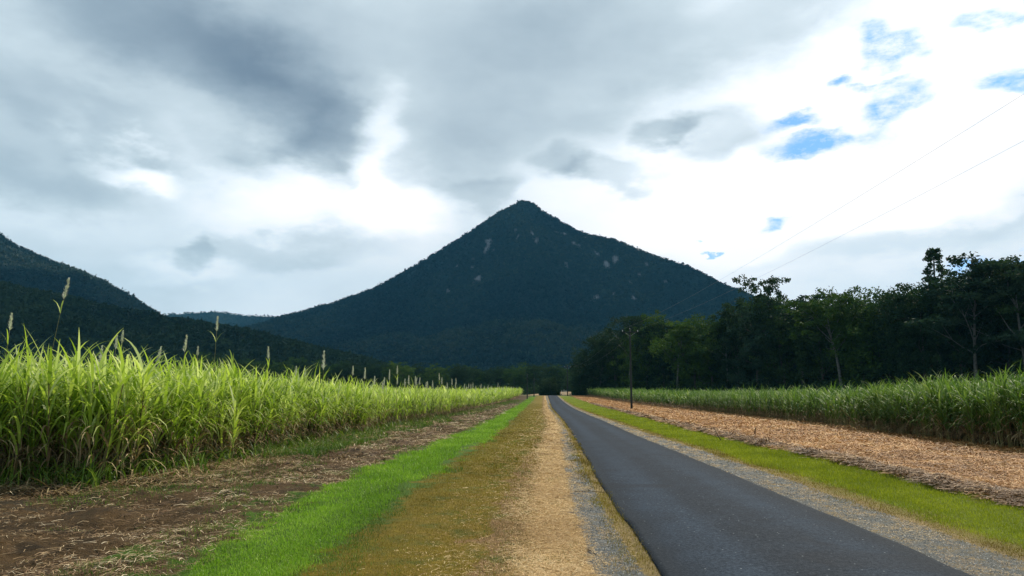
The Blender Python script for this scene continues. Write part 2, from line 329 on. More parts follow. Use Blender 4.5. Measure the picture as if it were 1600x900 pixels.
def ground_mat(t):
    g = t.node('ShaderNodeNewGeometry').outputs['Position']
    uvn = t.node('ShaderNodeUVMap').outputs[0]; sx = t.node('ShaderNodeSeparateXYZ'); t.put(sx.inputs[0], uvn)
    s = sx.outputs[0]
    n1 = t.noise(g, .9, 6, .6); n2 = t.noise(g, 5, 5, .65); n3 = t.noise(g, 38, 4, .7); n4 = t.noise(g, 120, 2, .6)
    e = t.math('ADD', t.math('MULTIPLY', t.math('SUBTRACT', n1, .5), 1.4), t.math('MULTIPLY', t.math('SUBTRACT', n2, .5), .8))
    s2 = t.math('DIVIDE', t.math('ADD', s, e), 16)
    c = lambda i: i/16
    A = t.ramp(s2, [(0, (.045, .035, .02)), (c(.95), (.05, .038, .022)), (c(1.02), (.075, .046, .020)), (c(1.9), (.088, .054, .023)), (c(2.05), (.06, .12, .012)), (c(2.9), (.06, .12, .012)),
        (c(3.05), (.15, .115, .010)), (c(4), (.19, .13, .014)), (c(4.15), (.21, .125, .055)), (c(4.9), (.26, .16, .07)), (c(5.1), (.42, .27, .11)), (c(5.95), (.40, .26, .11)),
        (c(6.1), (.135, .14, .135)), (c(6.95), (.13, .135, .13)), (c(7.1), (.26, .19, .075)), (c(8), (.2, .15, .07)), (c(8.9), (.13, .13, .12)), (c(9.1), (.145, .145, .135)), (c(9.9), (.14, .14, .12)),
        (c(10.1), (.24, .17, .07)), (c(10.9), (.20, .18, .04)), (c(11.05), (.13, .17, .012)), (c(11.9), (.13, .17, .012)), (c(12.15), (.085, .05, .024)), (c(12.75), (.12, .07, .032)), (c(13.05), (.31, .155, .048)), (c(13.9), (.30, .15, .048)), (c(14.05), (.07, .045, .025)), (1, (.06, .045, .025))])
    var = t.ramp(t.math('ADD', t.math('MULTIPLY', n3, .6), t.math('MULTIPLY', n2, .4)), [(.25, (.45, .45, .46)), (.5, (.95, .95, .95)), (.75, (1.6, 1.55, 1.5))])
    A = t.mix(1., A, var, 'MULTIPLY')
    A = t.mix(t.mapr(n4, .62, .75), A, t.mix(1., A, (1.9, 1.8, 1.7), 'MULTIPLY'))
    grav = t.math('MAXIMUM', t.math('MULTIPLY', t.mapr(s, 5.9, 6.1), t.mapr(s, 7, 7.1, 1, 0)), t.math('MULTIPLY', t.mapr(s, 8.9, 9.1), t.mapr(s, 10, 10.2, 1, 0)))
    A = t.mix(t.math('MULTIPLY', grav, t.mapr(t.noise(g, 2.2, 6, .65), .48, .64)), A, (.27, .20, .10))
    # darker damp soil showing through the trash headland, green tinges in the mown verge
    left = t.math('MULTIPLY', t.mapr(s, 1.0, 1.05), t.mapr(s, 1.95, 2.0, 1, 0))
    damp = t.math('MULTIPLY', left, t.mapr(t.noise(g, .8, 5, .65, dist=1.), .48, .62))
    A = t.mix(damp, A, t.mix(1., A, (.36, .40, .46), 'MULTIPLY'))
    verge = t.math('MULTIPLY', t.mapr(s, 2.9, 3.1), t.mapr(s, 4.9, 5.2, 1, 0))
    A = t.mix(t.math('MULTIPLY', verge, t.mapr(t.noise(g, 1.7, 5, .6), .5, .7)), A, (.085, .10, .018))
    # beyond the lane the land is rough pasture
    sy = t.node('ShaderNodeSeparateXYZ'); t.put(sy.inputs[0], g)
    far = t.mapr(sy.outputs[1], 262, 275)
    A = t.mix(far, A, t.ramp(t.noise(g, .05, 4), [(.4, (.05, .07, .02)), (.6, (.14, .11, .05))]))
    h = t.math('ADD', n3, t.math('MULTIPLY', n2, 1.2))
    return principled(t, A, .92, bump=h, spec=.15, dist=.05, strength=.8)
M['ground'] = mat('ground', ground_mat)

# ------------------------------------------------------------------ ground and road
def grid_quads(nr, nc):
    i = np.arange(nr-1)[:, None]*nc+np.arange(nc-1)[None, :]
    return np.stack([i, i+1, i+nc+1, i+nc], -1).reshape(-1, 4)
rows = np.concatenate([np.linspace(-400, 2, 25), 6*np.exp(np.arange(0, math.log(420/6), .0095)), np.array([450, 520, 640, 800, 1000, 1400, 2000, 3000, 4500, 7000])])
rows[24] = 4
un = np.concatenate([np.arange(-26, -1.75, .11), np.array([-1.72, -1.5, 0, 1.5, 1.72]), np.arange(1.8, 26, .12)])
outer = 26*np.exp(np.arange(.04, math.log(6500/26), .12))
un = np.concatenate([-outer[::-1], un, outer])
YY, UU = np.meshgrid(rows, un, indexing='ij')
XX = UU+XC(np.clip(YY, -50, 400)); SS = strip_s(UU, YY)
ZZ = gz(XX, YY)
m = MB(); m.add(np.stack([XX, YY, ZZ], -1), grid_quads(*XX.shape))
gr = m.build('ground', M['ground'], smooth=True, uv=np.stack([SS.ravel(), YY.ravel()], -1)); tag(gr, kind='structure')

Yr = np.concatenate([np.linspace(-60, 5, 30), 5*np.exp(np.arange(.01, math.log(285/5), .01))])
V = []; UV = []
prof = [(-1.70, -.06), (-1.69, .018), (-1.6, .030), (-.85, .045), (0, .055), (.85, .045), (1.6, .030), (1.69, .018), (1.70, -.06)]
for j, (du, dz) in enumerate(prof):
    wob = (.06*fbm(Yr*.7, Yr*0+j*0+ (3 if du < 0 else 40), 4)) if abs(du) > 1.5 else 0
    uu = du+wob; V.append(np.stack([XC(Yr)+uu, Yr, G(Yr)+dz], -1)); UV.append(np.stack([Yr*0+du, Yr], -1))
V = np.stack(V, 1); UV = np.stack(UV, 1)
m = MB(); m.add(V, grid_quads(V.shape[0], V.shape[1]))
rd = m.build('road', M['asphalt'], smooth=True, uv=UV.reshape(-1, 2)); tag(rd, kind='structure')

# ------------------------------------------------------------------ hills and mountains
def forest_floor(lo, hi, rock=None):
    def f(t):
        g = t.node('ShaderNodeNewGeometry').outputs['Position']
        n = t.math('ADD', t.math('MULTIPLY', t.noise(g, .05, 5, .7), .6), t.math('MULTIPLY', t.noise(g, .004, 4, .6), .4))
        col = t.ramp(n, [(.35, lo), (.65, hi)])
        if rock is not None: col = t.mix(rnd(t), col, rock)
        return principled(t, col, .95, bump=t.noise(g, .08, 5, .7), spec=.1, dist=6, strength=1)
    return f
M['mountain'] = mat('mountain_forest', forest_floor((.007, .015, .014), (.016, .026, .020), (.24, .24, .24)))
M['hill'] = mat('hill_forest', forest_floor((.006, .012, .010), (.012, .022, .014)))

def px_height(px, py, Y):   # height above ground of a direction at distance Y
    d = ray(px, py); return CAM_H+d[2]/d[1]*Y, d[0]/d[1]*Y
# the pyramid
PY0 = 3500.
pk_h, pk_x = px_height(820, 315, PY0)
Lp = [px_height(x, y, PY0) for x, y in [(820, 315), (810, 319), (797, 329), (770, 344), (740, 362), (690, 391), (640, 420), (590, 448), (540, 468), (500, 483), (455, 497), (400, 520), (330, 560), (250, 613)]]
Rp = [px_height(x, y, PY0) for x, y in [(820, 315), (831, 319), (845, 333), (870, 350), (893, 361), (930, 376), (1000, 402), (1060, 424), (1110, 444), (1150, 463), (1200, 490), (1260, 530), (1350, 613)]]
_dn = lambda P_: [(x, h-28*min(1, max(0, abs(x-pk_x)-150)/500)) for h, x in P_]
LR = np.array([(pk_x-x, h) for x, h in _dn(Lp)]); RR_ = np.array([(x-pk_x, h) for x, h in _dn(Rp)])
Lf = lambda r: np.interp(r, LR[:, 0], LR[:, 1]); Rf = lambda r: np.interp(r, RR_[:, 0], RR_[:, 1])
Fr = np.array([(0, pk_h), (60, pk_h-25), (250, pk_h*.82), (600, pk_h*.52), (1000, pk_h*.28), (1500, pk_h*.10), (1900, 20), (2300, -5)])
Ff = lambda r: np.interp(r, Fr[:, 0], Fr[:, 1])
def pyr(X, Y):
    dx = X-pk_x; dy = Y-PY0; r = np.hypot(dx, dy)+1e-6; th = np.arctan2(dy, dx)
    gul = 1+.24*fbm(np.cos(th)*2.3+5, np.sin(th)*2.3+r/2600, 4)*np.clip(r/500, 0, 1)*np.abs(np.sin(th))**.6+.05*fbm(np.cos(th)*9+5, np.sin(th)*9+r/900, 3)*np.clip(r/300, 0, 1)
    rr = r*gul
    wx = np.cos(th)**2*np.abs(np.cos(th)); side = np.where(dx < 0, Lf(rr), Rf(rr)); front = Ff(rr)
    h = side*wx+front*(1-wx)
    h = h+np.clip(r/250, .05, 1)*(60*fbm(X/330, Y/420, 5)*np.abs(np.sin(th))**.7+7*fbm(X/35, Y/35, 3))
    # low spurs in front of the pyramid
    for px, yy, hh, sxx, syy in [(1060, 2300, 150, 330, 380), (760, 2150, 60, 300, 300), (960, 1900, 70, 260, 260)]:
        xx = (px-800)/FPX*yy
        h = np.maximum(h, hh*np.exp(-((X-xx)/sxx)**2-((Y-yy)/syy)**2)*(1+.25*fbm(X/120, Y/120, 4))-6)
    return h
xs = np.arange(-2000, 2300, 7.); ys = np.concatenate([np.arange(1300, 3560, 7.), np.arange(3570, 4900, 40.)])
YY, XX = np.meshgrid(ys, xs, indexing='ij'); ZZ = pyr(XX, YY)
ZZ = np.where(ZZ < 1, -8, ZZ)
# rock slabs, found where the photograph shows them
rock_pts = []
def march(fn, px, py, y0, y1):
    d = ray(px, py); ts = np.linspace(y0, y1, 1500); P_ = np.array([0, 0, CAM_H])[None]+ts[:, None]*d[None]/d[1]
    hit = np.nonzero(fn(P_[:, 0], P_[:, 1]) > P_[:, 2])[0]
    return P_[hit[0]] if len(hit) else None
for px, py, rr in [(763, 381, 26), (758, 391, 14), (770, 391, 10), (747, 436, 24), (742, 439, 14), (740, 404, 7), (714, 415, 9), (739, 419, 10), (838, 377, 16), (832, 365, 12), (881, 364, 20), (897, 380, 12), (905, 384, 13), (947, 411, 16), (948, 415, 10), (805, 360, 9), (809, 370, 9), (830, 343, 12), (870, 362, 10), (933, 397, 14), (965, 404, 10), (932, 465, 16), (927, 470, 10), (960, 460, 14), (990, 465, 12), (985, 440, 10), (885, 414, 10), (700, 455, 10), (960, 405, 12), (915, 371, 12), (924, 373, 14), (1000, 430, 10), (1010, 415, 12), (1040, 440, 10)]:
    p = march(pyr, px, py, 1500, 3600)
    if p is not None: rock_pts.append((p[0], p[1], rr))
def rockmask(X, Y):
    mk = np.zeros_like(X)
    for x, y, rr in rock_pts:
        near = (np.abs(X-x) < rr*3) & (np.abs(Y-y) < rr*5)
        if near.any():
            d = np.hypot((X[near]-x)/(rr*.55), (Y[near]-y)/(rr*1.2)); n = fbm(X[near]/10, Y[near]/10, 3)
            mk[near] = np.maximum(mk[near], np.clip((1-d+n*.9)*2.5, 0, 1))
    return mk
m = MB(); q = grid_quads(*XX.shape); RM = rockmask(XX, YY).ravel()
m.add(np.stack([XX, YY, ZZ], -1), q, r=RM[q].mean(1))
mt = m.build('mountain', M['mountain'], smooth=True); tag(mt, kind='structure')

def tufts(fn, n, xr, yr, size, name, matl, seed, ntri=9, rockf=None, hmin=6, lift=.32, keep=None):
    """forest canopy: n crowns, each a loose ball of leafy faces"""
    g = np.random.default_rng(seed)
    X = g.uniform(*xr, n); Y = g.uniform(*yr, n); Z = fn(X, Y)
    k = Z > hmin
    if rockf is not None: k &= rockf(X, Y) < .3
    if keep is not None: k &= keep(X, Y, Z)
    X, Y, Z = X[k], Y[k], Z[k]; n = len(X)
    S = g.uniform(.6, 1.35, n)*size
    c = np.stack([X, Y, Z+S*lift], -1)
    d = g.normal(size=(n, ntri, 3)); d /= np.linalg.norm(d, axis=-1, keepdims=True); d[..., 2] = np.abs(d[..., 2])*1.1-.2
    cc = c[:, None]+d*S[:, None, None]*g.uniform(.25, .75, (n, ntri, 1))
    e = g.normal(size=(n, ntri, 3, 3))*S[:, None, None, None]*.36
    V = (cc[:, :, None]+e).reshape(-1, 3)
    m = MB(); m.add(V, Tt=np.arange(len(V)).reshape(-1, 3), r=np.clip(np.repeat(.40+1.5*fbm(X/260, Y/420, 5)+g.normal(0, .2, n), ntri)+g.normal(0, .1, n*ntri), 0, 1))
    o = m.build(name, matl); tag(o, kind='stuff'); return o
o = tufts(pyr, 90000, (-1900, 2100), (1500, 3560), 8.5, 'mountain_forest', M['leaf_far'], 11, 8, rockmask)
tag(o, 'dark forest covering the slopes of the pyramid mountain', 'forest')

def ridge(name, pts, Y0, front, back, res, amp, label, mat_, tuft=None, base=-10, seed=1):
    """a long ridge whose crest stands at distance Y0"""
    H = np.array([px_height(x, y, Y0)[::-1] for x, y in pts])
    def fn(X, Y):
        Xs = X*Y0/np.clip(Y, Y0-front*.6, Y0+back)
        h = np.interp(Xs+30*fbm(X/300, Y/300, 3), H[:, 0], H[:, 1])
        t = np.where(Y < Y0, (Y0-Y)/front, (Y-Y0)/back)
        s = np.clip(1-t, 0, 1); s = s*s*(3-2*s)*.35+s*.65
        return base+(h-base)*s+amp*fbm(X/90, Y/90, 4)*np.clip(t*4, .15, 1)*np.clip(s*2, 0, 1)+amp*.5*fbm(X/(front*.3), Y/(front*.9)+seed, 3)*np.clip(t*3, 0, 1)*np.clip(s*2, 0, 1)
    xs = np.arange(H[0, 0], H[-1, 0], res); ys = np.arange(Y0-front, Y0+back, res)
    YY, XX = np.meshgrid(ys, xs, indexing='ij'); m = MB(); m.add(np.stack([XX, YY, fn(XX, YY)], -1), grid_quads(*XX.shape), r=0.)
    tag(m.build(name, mat_, smooth=True), kind='structure')
    if tuft:
        n, size, nt = tuft
        o = tufts(fn, n, (H[0, 0], H[-1, 0]), (Y0-front, Y0+60), size, name+'_forest', M['leaf_far'] if Y0 > 1500 else M['leaf_near_hill'], seed+40, nt)
        tag(o, label, 'forest')
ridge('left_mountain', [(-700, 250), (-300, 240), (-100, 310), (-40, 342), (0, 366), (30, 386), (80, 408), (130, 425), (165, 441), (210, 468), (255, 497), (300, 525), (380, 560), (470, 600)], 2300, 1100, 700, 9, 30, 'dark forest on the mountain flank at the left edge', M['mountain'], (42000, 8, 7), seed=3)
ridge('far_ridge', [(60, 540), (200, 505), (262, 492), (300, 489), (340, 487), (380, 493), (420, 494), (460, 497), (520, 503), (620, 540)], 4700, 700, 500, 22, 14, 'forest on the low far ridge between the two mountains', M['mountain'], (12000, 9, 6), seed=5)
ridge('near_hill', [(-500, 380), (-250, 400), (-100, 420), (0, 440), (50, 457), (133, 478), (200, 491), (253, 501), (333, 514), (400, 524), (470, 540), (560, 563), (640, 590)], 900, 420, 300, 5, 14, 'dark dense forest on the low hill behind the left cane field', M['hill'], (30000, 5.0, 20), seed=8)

# ------------------------------------------------------------------ ribbons: cane leaves, grass, straw
def ribbon(base, yaw, length, width, a0, a1, seg, g, twist=0., w0=.6):
    """arching leaf: a0 and a1 are angles from the vertical at base and tip; returns verts, quads"""
    t = np.linspace(0, 1, seg+1); ang = a0+(a1-a0)*t**1.3
    ds = length/seg; x = np.concatenate([[0], np.cumsum(np.sin(ang[:-1]+.5*(a1-a0)/seg)*ds)]); z = np.concatenate([[0], np.cumsum(np.cos(ang[:-1]+.5*(a1-a0)/seg)*ds)])
    wd = width*np.where(t < .25, w0+(1-w0)*t/.25, (1-((t-.25)/.75)**1.7))*.5+.0008
    yw = yaw+twist*t
    cx = base[0]+x*math.cos(yaw); cy = base[1]+x*math.sin(yaw); cz = base[2]+z
    sx, sy = -np.sin(yw), np.cos(yw)
    A = np.stack([cx-sx*wd, cy-sy*wd, cz+wd*.25], -1); B = np.stack([cx+sx*wd, cy+sy*wd, cz+wd*.25], -1)
    V = np.stack([A, B], 1).reshape(-1, 3); i = np.arange(seg)*2
    return V, np.stack([i, i+1, i+3, i+2], -1)

def cane_clump(g, stalks, leaves, seg, wide, dead, H=2.35, detail=True):
    """one stool of sugarcane; materials: 0 green leaf, 1 dead leaf, 2 stalk"""
    m = MB()
    for _ in range(stalks):
        a = g.uniform(0, 6.28); rr = g.uniform(.02, .28); bx, by = rr*math.cos(a), rr*math.sin(a)
        lean = g.uniform(0, .2); la = a+g.normal(0, .8); h = H*g.uniform(.62, .80)
        tx, ty = bx+math.cos(la)*lean*h, by+math.sin(la)*lean*h
        if detail:
            m.tube([(bx, by, 0), (bx+(tx-bx)*.4, by+(ty-by)*.4, h*.5), (tx, ty, h)], [.016, .014, .010], 4, m=2, cap=False, r=g.random())
        y0 = g.uniform(0, 3.14)
        for k in range(leaves):
            f = (k+g.random())/leaves; z = h*(.26+.76*f); q = z/h
            b = (bx+(tx-bx)*q, by+(ty-by)*q, z)
            up = f > .75
            L = g.uniform(.9, 1.5)*(.85 if up else 1)
            V, Q = ribbon(b, y0+k*math.pi+g.normal(0, .6), L, wide*g.uniform(.7, 1.15), g.uniform(.08, .34), g.uniform(.6, 2.6) if up else g.uniform(1.5, 3.1), seg, g, g.normal(0, .5))
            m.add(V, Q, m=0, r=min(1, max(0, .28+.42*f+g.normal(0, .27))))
        for k in range(dead):
            z = g.uniform(.1, .62)*h; q = z/h; b = (bx+(tx-bx)*q, by+(ty-by)*q, z)
            V, Q = ribbon(b, g.uniform(0, 6.28), g.uniform(.35, .95), wide*g.uniform(.4, .9), g.uniform(.2, 1.3), g.uniform(2.3, 3.3), max(2, seg-1), g, g.normal(0, 1.2))
            m.add(V, Q, m=1, r=g.random())
    return np.concatenate(m.v), (np.concatenate(m.q), np.concatenate(m.qm), np.concatenate(m.qr))

def scatter(mb, variants, X, Y, Z, yaw, scale, zs=None, g=RNG, jitter=.15, tint=None):
    """copies of template meshes, transformed with numpy"""
    n = len(X); pick = g.integers(0, len(variants), n); zs = scale if zs is None else zs
    for v, (V, (Q, qm, qr)) in enumerate(variants):
        i = np.nonzero(pick == v)[0]
        if not len(i): continue
        c, s = np.cos(yaw[i])[:, None], np.sin(yaw[i])[:, None]; sc = scale[i][:, None]
        P_ = np.stack([(V[None, :, 0]*c-V[None, :, 1]*s)*sc+X[i][:, None], (V[None, :, 0]*s+V[None, :, 1]*c)*sc+Y[i][:, None], V[None, :, 2]*zs[i][:, None]+Z[i][:, None]], -1)
        QQ = (Q[None]+(np.arange(len(i))*len(V))[:, None, None]).reshape(-1, 4)
        tt = g.normal(0, jitter, len(i)) if tint is None else tint[i]
        r = np.clip(qr[None]+tt[:, None], 0, 1).ravel()
        mb.add(P_.reshape(-1, 3), QQ, r=r, qm=np.tile(qm, len(i)))

g = np.random.default_rng(21)
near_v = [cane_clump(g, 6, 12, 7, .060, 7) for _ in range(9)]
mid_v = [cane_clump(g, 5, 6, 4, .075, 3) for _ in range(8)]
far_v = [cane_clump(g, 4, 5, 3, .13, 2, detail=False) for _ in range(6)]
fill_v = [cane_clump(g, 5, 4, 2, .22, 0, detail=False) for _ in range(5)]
def cane_field(name, inside, side, label, leafmat, y0):
    mb = MB(); gg = np.random.default_rng(5 if side < 0 else 6)
    def lay(ya, yb, da, db, dy, du, variants, scl=1.):
        yy = np.arange(ya, yb, dy); dd = np.arange(da, db, du)
        Y, Dd = np.meshgrid(yy, dd, indexing='ij'); Y = Y.ravel()+gg.uniform(-.45, .45, Y.size)*dy; Dd = Dd.ravel()+gg.uniform(-.3, .3, Dd.size)*du
        edge = uL(Y) if side < 0 else uR(Y)
        X = XC(Y)+edge+side*(Dd+.35)
        k = inside(X, Y); X, Y = X[k], Y[k]; n = len(X)
        hs = gg.normal(1.09, .09, n)*(1+.12*fbm(X*.35, Y*.35, 3))
        lean_tint = .10*fbm(X*.3, Y*.3, 3)+gg.normal(0, .10, n)
        scatter(mb, variants, X, Y, gz(X, Y), gg.uniform(0, 6.28, n), gg.normal(1.05, .08, n)*scl, hs, gg, tint=lean_tint)
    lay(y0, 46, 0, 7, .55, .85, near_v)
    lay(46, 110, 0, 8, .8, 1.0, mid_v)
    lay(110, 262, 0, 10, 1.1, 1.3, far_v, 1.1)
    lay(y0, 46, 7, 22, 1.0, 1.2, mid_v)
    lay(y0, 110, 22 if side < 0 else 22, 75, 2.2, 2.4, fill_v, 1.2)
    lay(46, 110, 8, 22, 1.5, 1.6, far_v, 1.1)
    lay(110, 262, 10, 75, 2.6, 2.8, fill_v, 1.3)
    o = mb.build(name, [leafmat, M['dead_leaf'], M['cane_stalk']]); tag(o, label, 'sugarcane', kind='stuff')
    return o
tree_front = lambda X: np.interp(X, [20, 34, 54, 70, 104, 130], [300, 285, 235, 190, 150, 140])
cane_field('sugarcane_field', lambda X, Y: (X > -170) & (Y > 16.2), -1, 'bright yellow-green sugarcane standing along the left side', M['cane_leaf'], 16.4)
cane_field('sugarcane_field', lambda X, Y: (X < 150) & (Y < tree_front(X)-12), 1, 'deeper green shaded sugarcane standing along the right side', M['cane_leaf_shaded'], 14)

# grasses and litter
X0_ = lambda Y, u: XC(Y)+u
def blades(name, n, ufn, y0, y1, hgt, wid, matl, label, cat, flat=False, power=1.6, seed=1, spread=None, patch=None, lift=.0, seg=2, maxgrow=6):
    """thin blades (standing) or flat chips (lying); denser near the camera, wider far away"""
    g = np.random.default_rng(seed)
    q = g.random(n); a = 1-power; Y = (y0**a+(y1**a-y0**a)*q)**(1/a)
    ua, ub = ufn(Y); u = ua+(ub-ua)*g.random(n)
    u = u+g.normal(0, .09, n)+.42*fbm(X0_(Y, u)*.9, Y*.5+seed, 5); X = XC(Y)+u
    k = np.ones(n, bool) if patch is None else patch(X, Y, u, g)
    k &= ~((np.abs(u) < 1.60))
    X, Y = X[k], Y[k]; n = len(X); Z = gz(X, Y)
    grow = np.clip(Y/14, .8, maxgrow)
    L = g.uniform(*hgt, n)*np.clip(grow, .8, 1.6 if not flat else 2.6); W = g.uniform(*wid, n)*grow; yaw = g.uniform(0, 6.28, n)
    if flat:
        pitch = np.abs(g.normal(0, .22, n)); tip = pitch+g.normal(0, .25, n)
        d1 = np.stack([np.cos(yaw)*np.cos(pitch), np.sin(yaw)*np.cos(pitch), np.sin(pitch)], -1)*L[:, None]*.5
        yb = yaw+g.normal(0, .35, n); d2 = np.stack([np.cos(yb), np.sin(yb), np.sin(-pitch*.6)], -1)*L[:, None]*.5
        b = np.stack([X, Y, Z+g.uniform(.002, .025, n)*np.clip(grow, 1, 3)+lift*g.random(n)], -1)
    else:
        lean = np.abs(g.normal(0, .35, n)); d1 = np.stack([np.cos(yaw)*np.sin(lean), np.sin(yaw)*np.sin(lean), np.cos(lean)], -1)*L[:, None]*.5
        l2 = lean*2.2+.25; d2 = np.stack([np.cos(yaw)*np.sin(l2), np.sin(yaw)*np.sin(l2), np.cos(l2)], -1)*L[:, None]*.5
        b = np.stack([X, Y, Z-.004], -1)
    ws = yaw+math.pi/2+g.normal(0, .5, n); sd_ = np.stack([np.cos(ws), np.sin(ws), g.normal(0, .3, n)], -1)*W[:, None]*.5
    v = np.stack([b-sd_, b+sd_, b+d1-sd_*.8, b+d1+sd_*.8, b+d1+d2-sd_*(.6 if flat else .1), b+d1+d2+sd_*(.6 if flat else .1)], 1)
    i = np.arange(n)[:, None]*6
    Q = np.stack([i+np.array([0, 1, 3, 2]), i+np.array([2, 3, 5, 4])], 1).reshape(-1, 4)
    rr = np.repeat(np.clip(g.normal(.5, .24, n)+.45*fbm(X*.9, Y*.55, 5), 0, 1), 2)
    m = MB(); m.add(v.reshape(-1, 3), Q, r=rr); o = m.build(name, matl); tag(o, label, cat, kind='stuff'); return o
S = STRIPS
def between(a, b, pad=0): return lambda Y: (S[a](Y)-pad, S[b](Y)+pad)
blades('lush_grass', 90000, between(2, 3, .12), 6.5, 240, (.035, .085), (.005, .009), M['lush'], 'bright green short grass strip beside the bare headland', 'grass', seed=2, patch=lambda X, Y, u, g: np.minimum(u-STRIPS[2](Y), STRIPS[3](Y)-u)+1.5*fbm(X*1.1, Y*.5, 4)+g.normal(0, .12, len(X)) > -.02)
blades('rough_grass', 26000, lambda Y: (STRIPS[3](Y)-.9, STRIPS[3](Y)+.5), 6.5, 60, (.03, .075), (.005, .009), M['weed'], 'darker green grass fringe along the right side of the bright strip', 'grass', seed=22, patch=lambda X, Y, u, g: (fbm(X*1.3, Y*.5, 4)+g.normal(0, .1, len(X))-.02*(Y-12) > .02))
blades('mown_grass', 80000, between(3, 5, .05), 6.5, 160, (.015, .045), (.004, .007), M['olive'], 'olive brown mown verge grass left of the straw', 'grass', seed=3)
blades('straw_mulch', 60000, lambda Y: (S[5](Y)-.15, S[6](Y)+.03), 6.5, 200, (.03, .11), (.004, .008), M['straw'], 'pale tan straw lying along the left gravel shoulder', 'straw', flat=True, seed=4)
blades('loose_straw', 16000, lambda Y: (S[3](Y)+.5, S[5](Y)), 6.5, 120, (.03, .13), (.004, .008), M['straw'], 'loose straw bits scattered over the mown verge', 'straw', flat=True, seed=5, patch=lambda X, Y, u, g: g.random(len(X)) < np.clip((u+5.4)/2.4, .08, 1)**1.5)
blades('verge_weeds', 26000, lambda Y: (STRIPS[4](Y)-.9, STRIPS[6](Y)-.3), 6.5, 70, (.015, .05), (.004, .008), M['weed'], 'faint green weeds coming through the straw and mown verge', 'weeds', seed=23, patch=lambda X, Y, u, g: fbm(X*2.2, Y*.8, 4)+g.normal(0, .08, len(X))-.10*(np.abs(u+3.35) > .25) > .12)
blades('road_edge_grass', 22000, lambda Y: (Y*0-2.0, Y*0-1.5), 6.5, 160, (.02, .075), (.004, .007), M['olive'], 'dry tufty grass fringe creeping over the left road edge', 'grass', seed=6, patch=lambda X, Y, u, g: (u < -1.64+.12*fbm(X*2.5, Y*1.7, 3)) & (fbm(X*2, Y*1.5, 3)+g.random(len(X))*.8 > .1))
blades('shoulder_straw', 14000, between(6, 7), 6.5, 90, (.02, .08), (.003, .006), M['straw'], 'thin straw bits caught on the left gravel shoulder', 'straw', flat=True, seed=7, patch=lambda X, Y, u, g: fbm(X*3, Y*1.2, 3) > -.05)
blades('shoulder_straw', 16000, between(9, 10), 7, 120, (.02, .08), (.003, .006), M['straw'], 'thin straw bits caught on the right gravel shoulder', 'straw', flat=True, seed=8, patch=lambda X, Y, u, g: fbm(X*3, Y*1.2, 3) > -.05)
blades('dry_grass', 22000, between(10, 11, .05), 7, 200, (.02, .05), (.004, .007), M['olive'], 'dry brownish grass between right shoulder and green verge', 'grass', seed=9)
blades('verge_grass', 110000, between(11, 12, .12), 8, 240, (.03, .075), (.005, .009), M['yellow_green'], 'yellow-green grass verge right of the road', 'grass', seed=10)
blades('debris_row', 24000, between(12, 13, .0), 9, 160, (.06, .28), (.008, .02), M['debris'], 'dark swept-up row of cane litter beside the right verge', 'debris', flat=True, seed=11, lift=.12, patch=lambda X, Y, u, g: fbm(X*.9, Y*.5, 3)+g.random(len(X))*.8 > .12)
blades('cane_trash', 155000, lambda Y: (S[13](Y)-.45, uR(Y)+.8), 12, 262, (.06, .24), (.008, .018), M['trash_tan'], 'orange tan chopped cane litter covering the right headland', 'cane litter', flat=True, seed=12, lift=.03, power=1.7)
blades('cane_trash', 80000, lambda Y: (uL(Y)-np.where(Y < 16.5, 9, .8), S[2](Y)), 6.5, 150, (.05, .26), (.006, .014), M['trash'], 'brown chopped cane litter on the left headland', 'cane litter', flat=True, seed=13, lift=.02, patch=lambda X, Y, u, g: fbm(X*.9, Y*.9, 4)+g.random(len(X))*.9 > .25)
blades('headland_weeds', 60000, lambda Y: (uL(Y)-.2, S[2](Y)+.1), 7, 200, (.03, .10), (.005, .010), M['weed'], 'patchy green weeds growing on the left headland', 'weeds', seed=14, patch=lambda X, Y, u, g: fbm(X*.5, Y*.35, 4)+.25*np.clip((Y-22)/20, -1, 1)*np.where(u < -10.3, 1.6, .4) > .04)
blades('edge_weeds', 26000, lambda Y: (uL(Y)-.7, uL(Y)+2.3), 24, 200, (.06, .22), (.008, .014), M['weed'], 'green weeds along the foot of the left cane', 'weeds', seed=15, patch=lambda X, Y, u, g: (fbm(X*.4, Y*.2, 3) > -.25), maxgrow=4)
def chips(name, n, a, b, y0, y1, label, seed):
    g = np.random.default_rng(seed); q = g.random(n); Y = 1/(1/y0+(1/y1-1/y0)*q); u = S[a](Y)+(S[b](Y)-S[a](Y))*g.random(n)
    X = XC(Y)+u; r = g.uniform(.004, .014, n)*np.clip(Y/12, .8, 3); Z = gz(X, Y)
    d = g.normal(size=(n, 4, 3))*.35; base = np.array([(1, 0, 0), (-.5, .87, 0), (-.5, -.87, 0), (0, 0, .8)])
    v = np.stack([X, Y, Z], -1)[:, None]+(base[None]+d)*r[:, None, None]
    i = np.arange(n)[:, None]*4; Tt = np.stack([i+np.array(k) for k in ([0, 1, 3], [1, 2, 3], [2, 0, 3])], 1).reshape(-1, 3)
    m = MB(); m.add(v.reshape(-1, 3), Tt=Tt, r=np.repeat(g.random(n), 3)); tag(m.build(name, M['stone']), label, 'gravel', kind='stuff')
chips('gravel', 22000, 6, 7, 6.5, 120, 'grey gravel shoulder along the left road edge', 31)
chips('gravel', 22000, 9, 10, 7, 120, 'grey gravel shoulder along the right road edge', 32)

